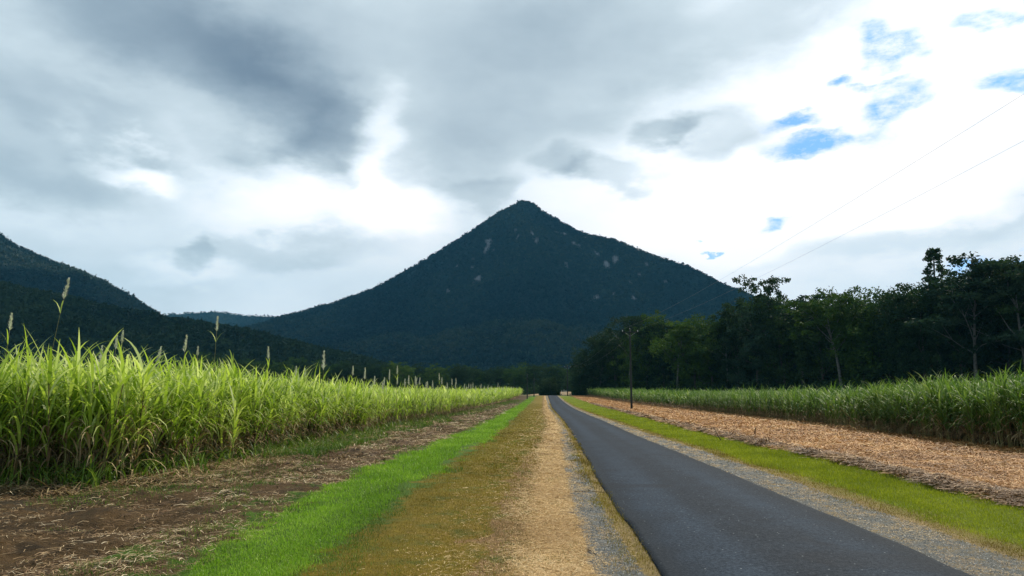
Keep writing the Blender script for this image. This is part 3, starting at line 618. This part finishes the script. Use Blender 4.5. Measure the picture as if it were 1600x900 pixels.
def edge_litter(name, n, ufn, y0, y1, hgt, wid, mat_, label, cat, seed, a0, a1):
    g = np.random.default_rng(seed); mb = MB()
    Y = y0*(y1/y0)**g.random(n); u = ufn(Y, g); X = XC(Y)+u; Z = gz(X, Y)
    for i in range(n):
        V, Q = ribbon((X[i], Y[i], Z[i]), g.uniform(0, 6.28), g.uniform(*hgt), g.uniform(*wid), g.uniform(*a0), g.uniform(*a1), 4, g, g.normal(0, .8)); mb.add(V, Q, r=g.random())
    tag(mb.build(name, mat_), label, cat, kind='stuff')
edge_litter('cane_shoots', 1600, lambda Y, g: uL(Y)+g.normal(.1, .35, len(Y))-np.abs(fbm(Y*.9, Y*0, 2))*.8, 16.4, 70, (.35, 1.0), (.02, .045), M['weed'], 'low dark green shoots and weeds at the foot of the left cane', 'weeds', 51, (.1, .5), (.8, 2.4))
edge_litter('fallen_cane_leaves', 2600, lambda Y, g: uL(Y)+np.abs(g.normal(.1, .55, len(Y))), 16.2, 60, (.3, .9), (.012, .035), M['dead_leaf'], 'pale dead cane leaves fallen along the foot of the left cane', 'dead leaves', 52, (.9, 1.5), (1.5, 2.2))
# the field's near end, facing the viewer
def front_u(Y, g): return uL(Y)-g.uniform(0, 5, len(Y))
edge_litter('cane_shoots', 420, front_u, 15.7, 16.7, (.35, 1.1), (.02, .045), M['weed'], 'low green shoots at the near end of the left cane', 'weeds', 53, (.1, .5), (.8, 2.4))
edge_litter('fallen_cane_leaves', 1100, front_u, 14.9, 16.6, (.3, 1.0), (.012, .035), M['dead_leaf'], 'pale dead cane leaves fallen at the near end of the left cane', 'dead leaves', 54, (.9, 1.5), (1.5, 2.2))

# ------------------------------------------------------------------ cane flower plumes
def make_plume(g, x, y, z0, top, plen, lean, label, group=None):
    root = empty('cane_flower', (x, y, z0), 0, label=label, cat='cane flower', group=group or 'flower plumes standing above the left cane')
    H = top-z0; m = MB()
    P_ = lambda t: np.array([lean*t*t, .2*lean*t, H*t])
    ts = np.linspace(0, 1, 6); m.tube([P_(t) for t in ts], np.interp(ts, [0, 1], [.009, .004]), 4, r=.8)
    m.build('stem', [M['cane_stalk']], root)
    f = MB(); n = 110
    for k in range(n):
        q = g.random(); t = 1-(plen/H)*(1-q); b = P_(t)
        L = plen*.22*(1-q)**.5*g.uniform(.6, 1.1)+.03
        V, Q = ribbon(b, g.uniform(0, 6.28), L, .030, g.uniform(.15, .7), g.uniform(.5, 1.3), 2, g)
        f.add(V, Q, r=g.random())
    f.build('plume', [M['plume']], root)
    for k in range(2):
        l = MB(); V, Q = ribbon(P_(max(.05, 1-(plen+.35)/H)), g.uniform(0, 6.28), .6, .03, .2, 1.6, 4, g); l.add(V, Q, r=.6)
        l.build('leaf', [M['cane_leaf']], root)
    return root
g = np.random.default_rng(77)
def plume_px(px, ptop, Y, plen, lean, label, base_px=None, group=None):
    bx = (base_px or px); x = (bx-800)/FPX*Y; d = ray(px, ptop); top = CAM_H+d[2]/d[1]*Y
    z0 = float(gz(x, Y)); return make_plume(g, x, Y, z0, top, plen, (px-bx)/FPX*Y, label, group)
for a in [(97, 434, 18.5, .55, .0, 'tallest leaning flower plume, high above the left end of the cane', 70), (14, 490, 19, .45, 0, 'flower plume nearest the left edge of the photo', 9),
          (191, 517, 21, .36, 0, 'larger pale plume of the close pair above the left cane', 187), (182, 524, 20, .40, 0, 'smaller grey plume of the close pair above the left cane', 179),
          (291, 524, 22, .50, 0, 'soft grey plume left of the little white plume', 284), (310, 542, 22, .26, 0, 'very small white plume between two bigger plumes', 309),
          (338, 495, 23, .45, 0, 'bright plume on a long straight stem above the left cane', 336), (507, 548, 30, .80, 0, 'long thick plume standing alone where the left cane narrows', 507),
          (420, 542, 27, .45, 0, 'slim plume rising from a tall tuft of cane', 424), (553, 572, 38, .5, 0, 'left one of two plumes just right of the lone long plume', 552),
          (572, 575, 39, .6, 0, 'right one of two plumes just right of the lone long plume', 570), (622, 572, 44, .5, 0, 'highest plume of the middle cluster', 621),
          (610, 578, 44, .6, 0, 'broad plume just left of the highest one in the middle cluster', 609), (640, 587, 48, .6, 0, 'plume on the right end of the middle cluster', 639),
          (687, 583, 62, .6, 0, 'thin white plume standing above the farther cane', 688)]:
    plume_px(a[0], a[1], a[2], a[3], a[4], a[5], a[6])
small = [(482, 577, 33), (462, 572, 33), (598, 590, 46), (585, 588, 44), (622, 588, 50), (646, 590, 52), (656, 590, 55), (662, 597, 58), (634, 592, 49), (650, 588, 54), (668, 596, 60), (690, 590, 64), (708, 592, 70), (716, 591, 72), (712, 598, 72), (731, 599, 84), (737, 600, 88), (741, 598, 90), (749, 600, 95), (755, 603, 100), (763, 604, 105), (768, 603, 110), (775, 599, 115), (780, 603, 120), (786, 604, 125), (792, 603, 130), (797, 604, 135), (802, 604, 145), (808, 605, 150), (700, 598, 68), (722, 600, 78), (676, 595, 60), (228, 540, 23), (152, 540, 21), (605, 597, 47), (745, 603, 92), (760, 602, 104), (728, 604, 82), (784, 605, 122)]
proto = None
for i, (px, pt, Y) in enumerate(small):
    if proto is None or i == 9:
        proto = make_plume(g, 0, 0, 0, 3.1, .5, .08, 'small distant flower plume in the row above the left cane', 'small far flower plumes above the left cane'); first = True
    Yd = Y; x = (px-800)/FPX*Yd; d = ray(px, pt); top = CAM_H+d[2]/d[1]*Yd; z0 = float(gz(x, Yd)); sc = (top-z0)/3.1
    if first: r = proto; first = False; kids = None
    else:
        r = proto.copy(); COL.objects.link(r)
        for ch in proto.children:
            c = ch.copy(); COL.objects.link(c); c.parent = r
    r.location = (x, Yd, z0); r.rotation_euler = (random.gauss(0, .05), random.gauss(0, .05), random.uniform(0, 6.28)); r.scale = (1.15, 1.15, sc)

# ------------------------------------------------------------------ trees
def tree_variant(seed, style):
    """trunk and crown meshes of a tree 1.0 x its real height in metres"""
    g = np.random.default_rng(seed)
    P_ = dict(round=(24, 7.5, .08, 230, 1.6, .0), dense=(26, 7.0, .03, 260, 1.6, 0), gum=(27, 6.5, .42, 150, 1.35, 1), airy=(28, 5.2, .50, 84, 1.15, 1), thin=(34, 3.9, .60, 44, .85, 1))[style]
    H, Rr, lo, ncl, rc, pale = P_
    tb = MB(); cr = MB(); centers = []
    tr_top = H*(.93 if style == 'thin' else .72 if style in ('gum', 'airy') else .6)
    bend = g.normal(0, .6, 2)
    tp = lambda t: np.array([bend[0]*t*t*2+.3*math.sin(t*5+seed), bend[1]*t*t*2, tr_top*t])
    ts = np.linspace(0, 1, 9); tb.tube([tp(t) for t in ts], np.interp(ts, [0, .1, 1], [.55, .36, .12])*(H/26), 7, cap=False)
    nlimb = dict(round=12, dense=12, gum=11, airy=9, thin=8)[style]
    lobes = []
    for k in range(nlimb):
        t0 = g.uniform(lo*.9+.15, 1); a = k*2.4+g.normal(0, .3); st = tp(t0)
        if style == 'thin': t0 = g.uniform(.72, 1); st = tp(t0)
        rr = Rr*g.uniform(.45, 1.0)*(1.15-.55*t0); zz = min(H*.96, st[2]+g.uniform(.10, .34)*H*(.5+t0*.6))
        if style == 'thin': rr *= .7; zz = min(H*.93, st[2]+.04*H)
        en = np.array([st[0]+math.cos(a)*rr, st[1]+math.sin(a)*rr, zz]); mid = (st+en)/2+np.array([0, 0, -g.uniform(0, 1.2)])+g.normal(0, .4, 3)
        tb.tube([st, mid, en], [.12*H/26, .08*H/26, .035], 5, cap=False)
        for j in range(2):
            e2 = en+g.normal(0, .5 if style == 'thin' else 1.4, 3)+np.array([math.cos(a), math.sin(a), .8]); tb.tube([mid*.4+en*.6, e2], [.06, .025], 4, cap=False); lobes.append(e2)
        lobes.append(en)
    lobes.append(np.array([tp(1)[0], tp(1)[1], H*.95])); lobes.append(np.array([tp(1)[0]+g.normal(), tp(1)[1], H*.86]))
    lobes = np.array(lobes)
    for k in range(ncl):
        if style == 'thin':
            # narrow upright crown, loose and full of sky
            q = g.random(); e = Rr*1.05*math.sin(math.pi*min(1, .12+q*.8))**.7*g.uniform(.2, 1); a = g.uniform(0, 6.28)
            c = np.array([tp(1)[0]+math.cos(a)*e, tp(1)[1]+math.sin(a)*e, H*(.74+.25*q)])
        elif style in ('round', 'dense') and k % 2:
            # skirt foliage of the forest edge
            a = g.uniform(0, 6.28); z = H*g.uniform(lo+.03, .88); e = Rr*(1-((z/H-.45)/.6)**2)**.5*g.uniform(.55, 1.02)
            c = np.array([math.cos(a)*e, math.sin(a)*e, z])
        else:
            L = lobes[g.integers(len(lobes))]; c = L+g.normal(0, 1, 3)*np.array([1.5, 1.5, 1.0])*(Rr/6.5)
        centers.append((c, rc*g.uniform(.6, 1.25)))
    nl = 44
    for c, r in centers:
        c[2] = min(c[2], H)
        d = g.normal(size=(nl, 3)); d /= np.linalg.norm(d, axis=1, keepdims=True); p = c+d*r*g.uniform(.3, 1, (nl, 1))*np.array([1.1, 1.1, .72])
        s = g.uniform(.15, .32, nl)[:, None]; a = g.normal(size=(nl, 3)); a /= np.linalg.norm(a, axis=1, keepdims=True)
        b = np.cross(a, g.normal(size=(nl, 3))); b /= np.linalg.norm(b, axis=1, keepdims=True)
        v = np.stack([p-a*s*1.3, p-b*s*.7, p+a*s*1.3, p+b*s*.7], 1).reshape(-1, 3)
        cr.add(v, np.arange(nl*4).reshape(-1, 4), r=np.clip(g.normal(.45+.25*(c[2]/H-.5)*0, .2)+g.normal(0, .16, nl), 0, 1))
    return tb, cr, H, pale
VAR = {}
for st, cols in (('round', ['leaf_dark', 'leaf_green']), ('dense', ['leaf_dark', 'leaf_green', 'leaf_grey']), ('gum', ['leaf_grey', 'leaf_green']), ('airy', ['leaf_grey', 'leaf_dark']), ('thin', ['leaf_dark'])):
    for i, c in enumerate(cols):
        for s in range(2 if st != 'thin' else 1):
            tb, cr, H, pale = tree_variant(100+len(VAR)*7+s, st)
            VAR.setdefault((st, c), []).append((tb.mesh('trunk', M['bark_pale' if pale else 'bark_dark'], True), cr.mesh('crown', M[c]), H))
def place_tree(x, y, h, style, colr, label, group, wid=1., v=None, rz=None):
    tm, cm, H = random.choice(VAR[(style, colr)]) if v is None else VAR[(style, colr)][v % len(VAR[(style, colr)])]
    z = float(gz(x, y))-.1 if y < 400 else .7
    root = empty({'gum': 'gum_tree', 'airy': 'gum_tree', 'thin': 'slender_tree'}.get(style, 'forest_tree'), (x, y, z), random.uniform(0, 6.28) if rz is None else rz, label=label, cat='tree', group=group)
    k = h/H; root.scale = (k*wid, k*wid, k)
    for nm, me in (('trunk', tm), ('crown', cm)):
        o = bpy.data.objects.new(nm, me); COL.objects.link(o); o.parent = root
    return root
ZR = lambda px: np.interp(px, [905, 915, 1000, 1200, 1460, 1600, 1760], [305, 300, 262, 205, 168, 153, 140])
def tree_px(px, top, style, colr, label, wid=1., dz=0, group='trees along the edge of the right-hand wood', v=None):
    Y = float(ZR(px))+dz; x = (px-800)/FPX*Y; d = ray(px, top); h = CAM_H+d[2]/d[1]*Y-float(gz(x, Y))+.1
    return place_tree(x, Y, h, style, colr, label, group, wid, v)
FRONT = [
 (914, 545, 'round', 'leaf_dark', 'lowest dark tree at the left end of the right-hand wood', .9, 8),
 (936, 519, 'round', 'leaf_dark', 'dark rounded tree second from the left end of the wood', 1.1, 0),
 (962, 506, 'dense', 'leaf_dark', 'dark tree directly behind and left of the near power pole', 1.0, 4),
 (984, 497, 'gum', 'leaf_grey', 'grey-green tree right behind the top of the near power pole', 1.1, -4),
 (1008, 491, 'round', 'leaf_green', 'mid-green rounded tree just right of the near power pole', 1.0, 2),
 (1034, 494, 'dense', 'leaf_dark', 'dark tree between two greener trees right of the power pole', .9, 4),
 (1058, 499, 'gum', 'leaf_green', 'tree with a pale double trunk below a green crown', 1.15, -5),
 (1086, 494, 'round', 'leaf_green', 'brighter green broad tree in the middle of the low wood stretch', 1.1, 3),
 (1112, 491, 'round', 'leaf_green', 'green tree just left of the tall dark column of trees', 1.1, 4),
 (1136, 497, 'gum', 'leaf_green', 'slim pale-trunked tree at the foot of the step in the treeline', .9, -4),
 (1152, 466, 'dense', 'leaf_dark', 'darkest tree forming the left edge of the tall wood', .8, -2),
 (1182, 447, 'dense', 'leaf_grey', 'tall grey-green tree below the right foot of the pyramid mountain', 1.0, 0),
 (1200, 438, 'airy', 'leaf_dark', 'open-crowned tree poking up beside the right foot of the mountain', .85, 4),
 (1222, 472, 'dense', 'leaf_dark', 'dark full tree right of the open-crowned one', 1.0, 2),
 (1254, 463, 'airy', 'leaf_grey', 'lacy-topped tree with sky showing through, middle of the wood', 1.5, 5),
 (1284, 474, 'dense', 'leaf_dark', 'dark tree right of the lacy-topped one', 1.0, 0),
 (1312, 458, 'gum', 'leaf_green', 'greenish tree with a pale forked trunk low down', 1.2, -4),
 (1345, 456, 'dense', 'leaf_green', 'green full tree right of the forked pale trunk', 1.0, 2),
 (1378, 452, 'round', 'leaf_green', 'broad green tree left of the slender emergent tree', 1.0, 4),
 (1412, 446, 'dense', 'leaf_dark', 'dark tree two places left of the slender emergent tree', 1.0, 2),
 (1440, 436, 'dense', 'leaf_dark', 'dark tree touching the slender emergent tree on its left', .95, 0),
 (1463, 385, 'thin', 'leaf_dark', 'slender emergent tree rising highest above the wood', .95, 4),
 (1492, 430, 'round', 'leaf_dark', 'dark tree touching the slender emergent tree on its right', .95, 0),
 (1520, 428, 'gum', 'leaf_grey', 'tree with pale spreading branches low in its dark crown', 1.2, -4),
 (1548, 413, 'airy', 'leaf_dark', 'tall tree with sky holes in its top near the right edge', 1.35, 4),
 (1570, 438, 'dense', 'leaf_dark', 'dark tree between the two tall trees near the right edge', .9, 2),
 (1596, 416, 'gum', 'leaf_grey', 'tall tree cut by the right edge of the photo', 1.2, -2),
 (1630, 420, 'dense', 'leaf_dark', 'dark tree at the far right end of the wood', 1.0, 2)]
for px, top, st, c, lab, wid, dz in FRONT: tree_px(px, top, st, c, lab, wid, dz)
for k in range(44):
    px = 912+k*17.5+random.uniform(-5, 5); base = np.interp(px, [905, 960, 1000, 1130, 1160, 1200, 1300, 1420, 1500, 1600, 1700], [560, 520, 508, 508, 480, 466, 470, 454, 440, 430, 430])
    tree_px(px, base+random.uniform(-4, 16), random.choice(['round', 'dense', 'dense']), random.choice(['leaf_dark', 'leaf_dark', 'leaf_green']), 'tree of the dark mass filling the right-hand wood', 1.15, random.choice([12, 20, 30]), 'trees deep in the right-hand wood')
# belt at the foot of the mountain
for k in range(62):
    px = 330+k*9.6+random.uniform(-4, 4); Y = random.uniform(385, 500); x = (px-800)/FPX*Y
    top = np.interp(px, [330, 600, 740, 840, 905, 940], [556, 570, 574, 574, 572, 560])+random.uniform(-7, 9); d = ray(px, top); h = CAM_H+d[2]/d[1]*Y-.7
    place_tree(x, Y, h, random.choice(['round', 'dense']), 'leaf_dark' if random.random() < .5 else 'leaf_green', 'tree in the dark belt at the foot of the pyramid mountain', 'trees at the foot of the mountain', 1.25)
# low trees closing the end of the lane
for px, top, Y, wid, lab in [(858, 588, 293, 1.2, 'dark tree closing the far end of the road'), (849, 592, 298, .9, 'dark tree left of the far end of the road'), (868, 592, 300, .8, 'dark tree right of the far end of the road'), (906, 580, 300, 1.0, 'small dark tree between the far pole and the wood'), (893, 582, 375, 1.0, 'dark tree behind the far power pole')]:
    x = (px-800)/FPX*Y; d = ray(px, top); h = CAM_H+d[2]/d[1]*Y-.7; place_tree(x, Y, h, 'dense', 'leaf_dark', lab, 'trees at the end of the road', wid*1.4)

def undergrowth(name, pts_fn, n, hgt, label, seed):
    g = np.random.default_rng(seed); X, Y = pts_fn(g, n); Z = gz(X, Y); S_ = g.uniform(*hgt, n); nt = 60
    d = g.normal(size=(n, nt, 3)); d /= np.linalg.norm(d, axis=-1, keepdims=True); d[..., 2] = np.abs(d[..., 2])
    c = np.stack([X, Y, Z], -1)[:, None]+d*(S_[:, None, None])*g.uniform(.4, 1, (n, nt, 1))*np.array([.7, .7, 1.2])
    a = g.normal(size=(n, nt, 3))*.26; b = g.normal(size=(n, nt, 3))*.2
    V = np.stack([c-a, c-b, c+a, c+b], 2).reshape(-1, 3); m = MB()
    m.add(V, np.arange(len(V)).reshape(-1, 4), r=np.clip(np.repeat(g.normal(.4, .2, n), nt)+g.normal(0, .12, n*nt), 0, 1))
    tag(m.build(name, M['leaf_dark']), label, 'undergrowth', kind='stuff')
def ug(g, n):
    px = g.uniform(900, 1720, n); Y = ZR(px)+g.uniform(-9, 30, n); return (px-800)/FPX*Y, Y
undergrowth('undergrowth', ug, 1500, (2.0, 5.0), 'dark bushy undergrowth along the foot of the right-hand wood', 3)
def ug2(g, n):
    px = g.uniform(300, 905, n); Y = g.uniform(372, 400, n); return (px-800)/FPX*Y, Y
undergrowth('undergrowth', ug2, 700, (2.5, 6.0), 'dark undergrowth below the trees at the mountain foot', 4)

def ug3(g, n):
    px = np.where(g.random(n) < .6, g.uniform(847, 871, n), g.uniform(899, 916, n)); Y = g.uniform(291, 299, n); return (px-800)/FPX*Y, Y
undergrowth('undergrowth', ug3, 90, (1.6, 3.4), 'dark bushes closing off the far end of the lane', 5)

# pale dry bank beyond the end of the lane
def dry(t):
    g = t.node('ShaderNodeNewGeometry').outputs['Position']
    return principled(t, t.ramp(t.noise(g, .4, 5), [(.35, (.20, .14, .07)), (.65, (.40, .29, .17))]), .95, spec=.1)
M['dry'] = mat('dry_bank', dry)
xs = np.linspace(2, 44, 60); ys = np.linspace(318, 350, 20); YY, XX = np.meshgrid(ys, xs, indexing='ij')
ZZ = .7+1.5*np.clip(np.sin((YY-318)/32*math.pi), 0, 1)**.6*np.clip(np.minimum(XX-6, 44-XX)/14, 0, 1)+.15*fbm(XX*.3, YY*.3)
m = MB(); m.add(np.stack([XX, YY, ZZ], -1), grid_quads(*XX.shape)); tag(m.build('dry_grass_bank', M['dry'], smooth=True), kind='structure')

# ------------------------------------------------------------------ poles, wires, posts
def wood(lo, hi):
    def f(t):
        o = t.node('ShaderNodeTexCoord').outputs['Object']; mp = t.node('ShaderNodeMapping'); t.put(mp.inputs[0], o); mp.inputs[3].default_value = (14, 14, .6)
        return principled(t, t.ramp(t.noise(mp.outputs[0], 2, 6, .65), [(.3, lo), (.7, hi)]), .85, spec=.2)
    return f
M['pole'] = mat('pole_wood', wood((.02, .022, .022), (.05, .052, .05)))
M['steel'] = mat('galvanised', lambda t: principled(t, (.30, .31, .32), .5))
M['porcelain'] = mat('porcelain', lambda t: principled(t, (.75, .74, .70), .25, spec=.6))
M['wire'] = mat('wire', lambda t: principled(t, (.30, .31, .32), .5))
M['white_paint'] = mat('white_paint', lambda t: principled(t, t.ramp(t.noise(t.node('ShaderNodeTexCoord').outputs['Object'], 6, 4), [(.3, (.55, .54, .5)), (.7, (.78, .78, .75))]), .6))
def pole(x, y, h, label, rz, arm=2.5, r=.16, lean=0.):
    z = float(gz(x, y)); root = empty('power_pole', (x, y, z-.15), rz, label=label, cat='power pole', group='timber power poles beside the road')
    root.rotation_euler = (0, lean, rz)
    m = MB(); ts = np.linspace(0, 1, 7); m.tube([(0, 0, (h+.15)*t) for t in ts], np.interp(ts, [0, 1], [r, r*.66]), 12); m.build('pole_shaft', M['pole'], root, smooth=False)
    if arm:
        za = h-.35
        m = MB(); m.box((0, -.16, za), (arm, .10, .12)); a = m.build('crossarm', M['pole'], root)
        for sx in (-1, 1):
            b = MB(); b.tube([(sx*arm*.33, -.16, za-.05), (sx*.06, -.14, za-.62)], .018, 5); b.build('brace', M['steel'], root)
        for sx in (-arm*.47, 0 if arm < 2 else -.22*arm*.0+.0, arm*.47):
            i = MB(); zz = za+.06 if sx else h
            i.tube([(sx, -.16 if sx else 0, zz+t) for t in (0, .05, .07, .11, .13, .17, .19, .24)], [.02, .02, .06, .065, .04, .06, .05, .03], 8); i.build('insulator', M['porcelain'], root)
    return root
P1 = (float((984.5-800)/FPX*112.5), 112.5); h1 = CAM_H+ray(981, 514)[2]/ray(981, 514)[1]*P1[1]-float(gz(*P1))
pole(P1[0], P1[1], h1, 'tall near power pole with crossarm, right of the road by the cane', R(4), 2.5, .17)
P2 = (float((886-800)/FPX*268), 268.); h2 = CAM_H+ray(886, 572)[2]/ray(886, 572)[1]*268-.75
pole(P2[0], P2[1], h2, 'far power pole right of the road beside the white posts', R(4), 2.4, .2)
pole(float((823.5-800)/FPX*215), 215., 7.2, 'distant bare pole left of the road against the bright cane', 0, 0, .16)
pole(float((834-800)/FPX*250), 250., 6.2, 'farther bare pole left of the road at the end of the cane', 0, 0, .17)
def wire(a, b, sag, label, rad=.0045):
    a = np.array(a); b = np.array(b); t = np.linspace(0, 1, 60)[:, None]; p = a+(b-a)*t; p[:, 2] -= 4*sag*(t*(1-t))[:, 0]
    m = MB(); m.tube(p, rad, 5); o = m.build('power_line', M['wire']); tag(o, label, 'wire', 'wires strung between the power poles'); return o
zt = float(gz(*P1))+h1-.05
# wires run back over the viewer to the next pole on the same side of the road
P0_ = (13.2, -22.)
za = 11.4
wire((P1[0]+1.22, P1[1]-.1, zt), (P0_[0]+2.2, P0_[1], za-.25), 1.3, 'lower wire crossing the sky at the right')
wire((P1[0]-1.22, P1[1]-.1, zt), (P0_[0]-.4, P0_[1], za-.35), 1.3, 'upper wire crossing the sky at the right')
z2 = .75+h2-.05
wire((P1[0]+1.22, P1[1]+.1, zt), (P2[0]+1.1, P2[1], z2), 2.2, 'right wire running on from near pole to far pole')
wire((P1[0]-1.22, P1[1]+.1, zt), (P2[0]-1.1, P2[1], z2), 2.2, 'left wire running on from near pole to far pole')
for px, hh, lab in [(877, 1.9, 'left white post beside the far power pole'), (880.5, 2.2, 'middle white post beside the far power pole'), (883.5, 1.9, 'right white post beside the far power pole')]:
    Y = 266.; x = (px-800)/FPX*Y; r = empty('marker_post', (x, Y, float(gz(x, Y))-.05), 0, label=lab, cat='post', group='white posts beside the far power pole')
    m = MB(); m.box((0, 0, hh/2), (.16, .14, hh)); m.build('post_shaft', M['white_paint'], r); m = MB(); m.box((0, 0, hh+.03), (.22, .2, .06)); m.build('post_cap', M['white_paint'], r)

# sticks
M['stick'] = mat('stick', lambda t: principled(t, (.06, .045, .035), .9))
def stick(name, pts, rad, label):
    m = MB()
    for p in pts: m.tube(p, np.linspace(rad, rad*.45, len(p)), 5)
    o = m.build(name, M['stick']); tag(o, label, 'stick', 'dead sticks lying about'); return o
def gp(px, py, dz=0.):
    d = ray(px, py); y = 10.
    for _ in range(30): y = (CAM_H-float(G(y)))/(-d[2]/d[1])
    x = d[0]/d[1]*y; return np.array([x, y, float(gz(x, y))+dz])
a = gp(1128, 690); stick('fallen_branch', [[a, a+(-.15, 0, .22), a+(-.33, .05, .62)], [a, a+(.35, .1, .12), a+(.6, .1, -.02)]], .025, 'dark crooked branch sticking out of the right litter row')
a = gp(1174, 686); stick('fallen_branch', [[a, a+(.16, 0, .25), a+(.22, 0, .52)], [a+(.22, 0, .52), a+(.2, 0, .25), a+(.24, 0, .05)], [a+(-.2, 0, 0), a+(.3, 0, .04)]], .022, 'pointed broken branch standing in the litter right of the crooked one')
a = gp(898, 769, .01); b = gp(948, 770, .01); stick('dry_stick', [[a, (a+b)/2+(0, .03, .015), b]], .008, 'thin dark stick lying across the left gravel shoulder')
a = gp(915, 858, .008); b = gp(931, 868, .008); stick('dry_stick', [[a, (a+b)/2+(0, -.02, .015), b]], .009, 'short dark stick on the gravel nearest the viewer')
a = gp(648, 815, .01); b = gp(662, 800, .05)

# ------------------------------------------------------------------ haze
hz = MB(); hz.box((0, 2600, 540), (13000, 9400, 1130))
def haze_mat():
    m = bpy.data.materials.new('haze'); m.use_nodes = True; t = NT(m.node_tree); t.n.clear(); o = t.node('ShaderNodeOutputMaterial')
    v = t.node('ShaderNodeVolumePrincipled'); v.inputs['Color'].default_value = (.17, .60, .92, 1); v.inputs['Density'].default_value = HAZE; v.inputs['Anisotropy'].default_value = .0
    t.l.new(v.outputs[0], o.inputs['Volume']); return m
HAZE = 6.0e-5
o = hz.build('haze', haze_mat()); tag(o, 'thin blue haze in the air before the mountains', 'haze', kind='stuff')

# ------------------------------------------------------------------ unseen cloud slab, added and shaped to shade the mountains
def add_shade_cloud():
    g = np.random.default_rng(9); nx, ny = 140, 90
    xs = np.linspace(2450, 8000, nx); ys = np.linspace(5500, 9000, ny); YY, XX = np.meshgrid(ys, xs, indexing='ij')
    ex = np.minimum(XX-2450, 8000-XX)/700; ey = np.minimum(YY-5500, 9000-YY)/500; e = np.clip(np.minimum(np.minimum(ex, ey), np.where(YY > 7900, (4350-XX)/400, 9)+np.clip((8100-YY)/200, 0, 9))+.5*fbm(XX/600, YY/600, 4), 0, 1)**.5
    top = 6150+e*(500+350*fbm(XX/700, YY/700, 5)); bot = 6150-e*(130+90*fbm(XX/500+9, YY/500, 5))
    m = MB(); q = grid_quads(ny, nx); q = q[(e.ravel()[q] > .001).any(1)]; m.add(np.stack([XX, YY, top], -1), q); m.add(np.stack([XX, YY, bot-.5], -1), q[:, ::-1])
    mm = mat('shade_cloud_white', lambda t: principled(t, (.85, .87, .9), 1., spec=0))
    tag(m.build('added_shade_cloud', mm, smooth=True), kind='structure')
add_shade_cloud()
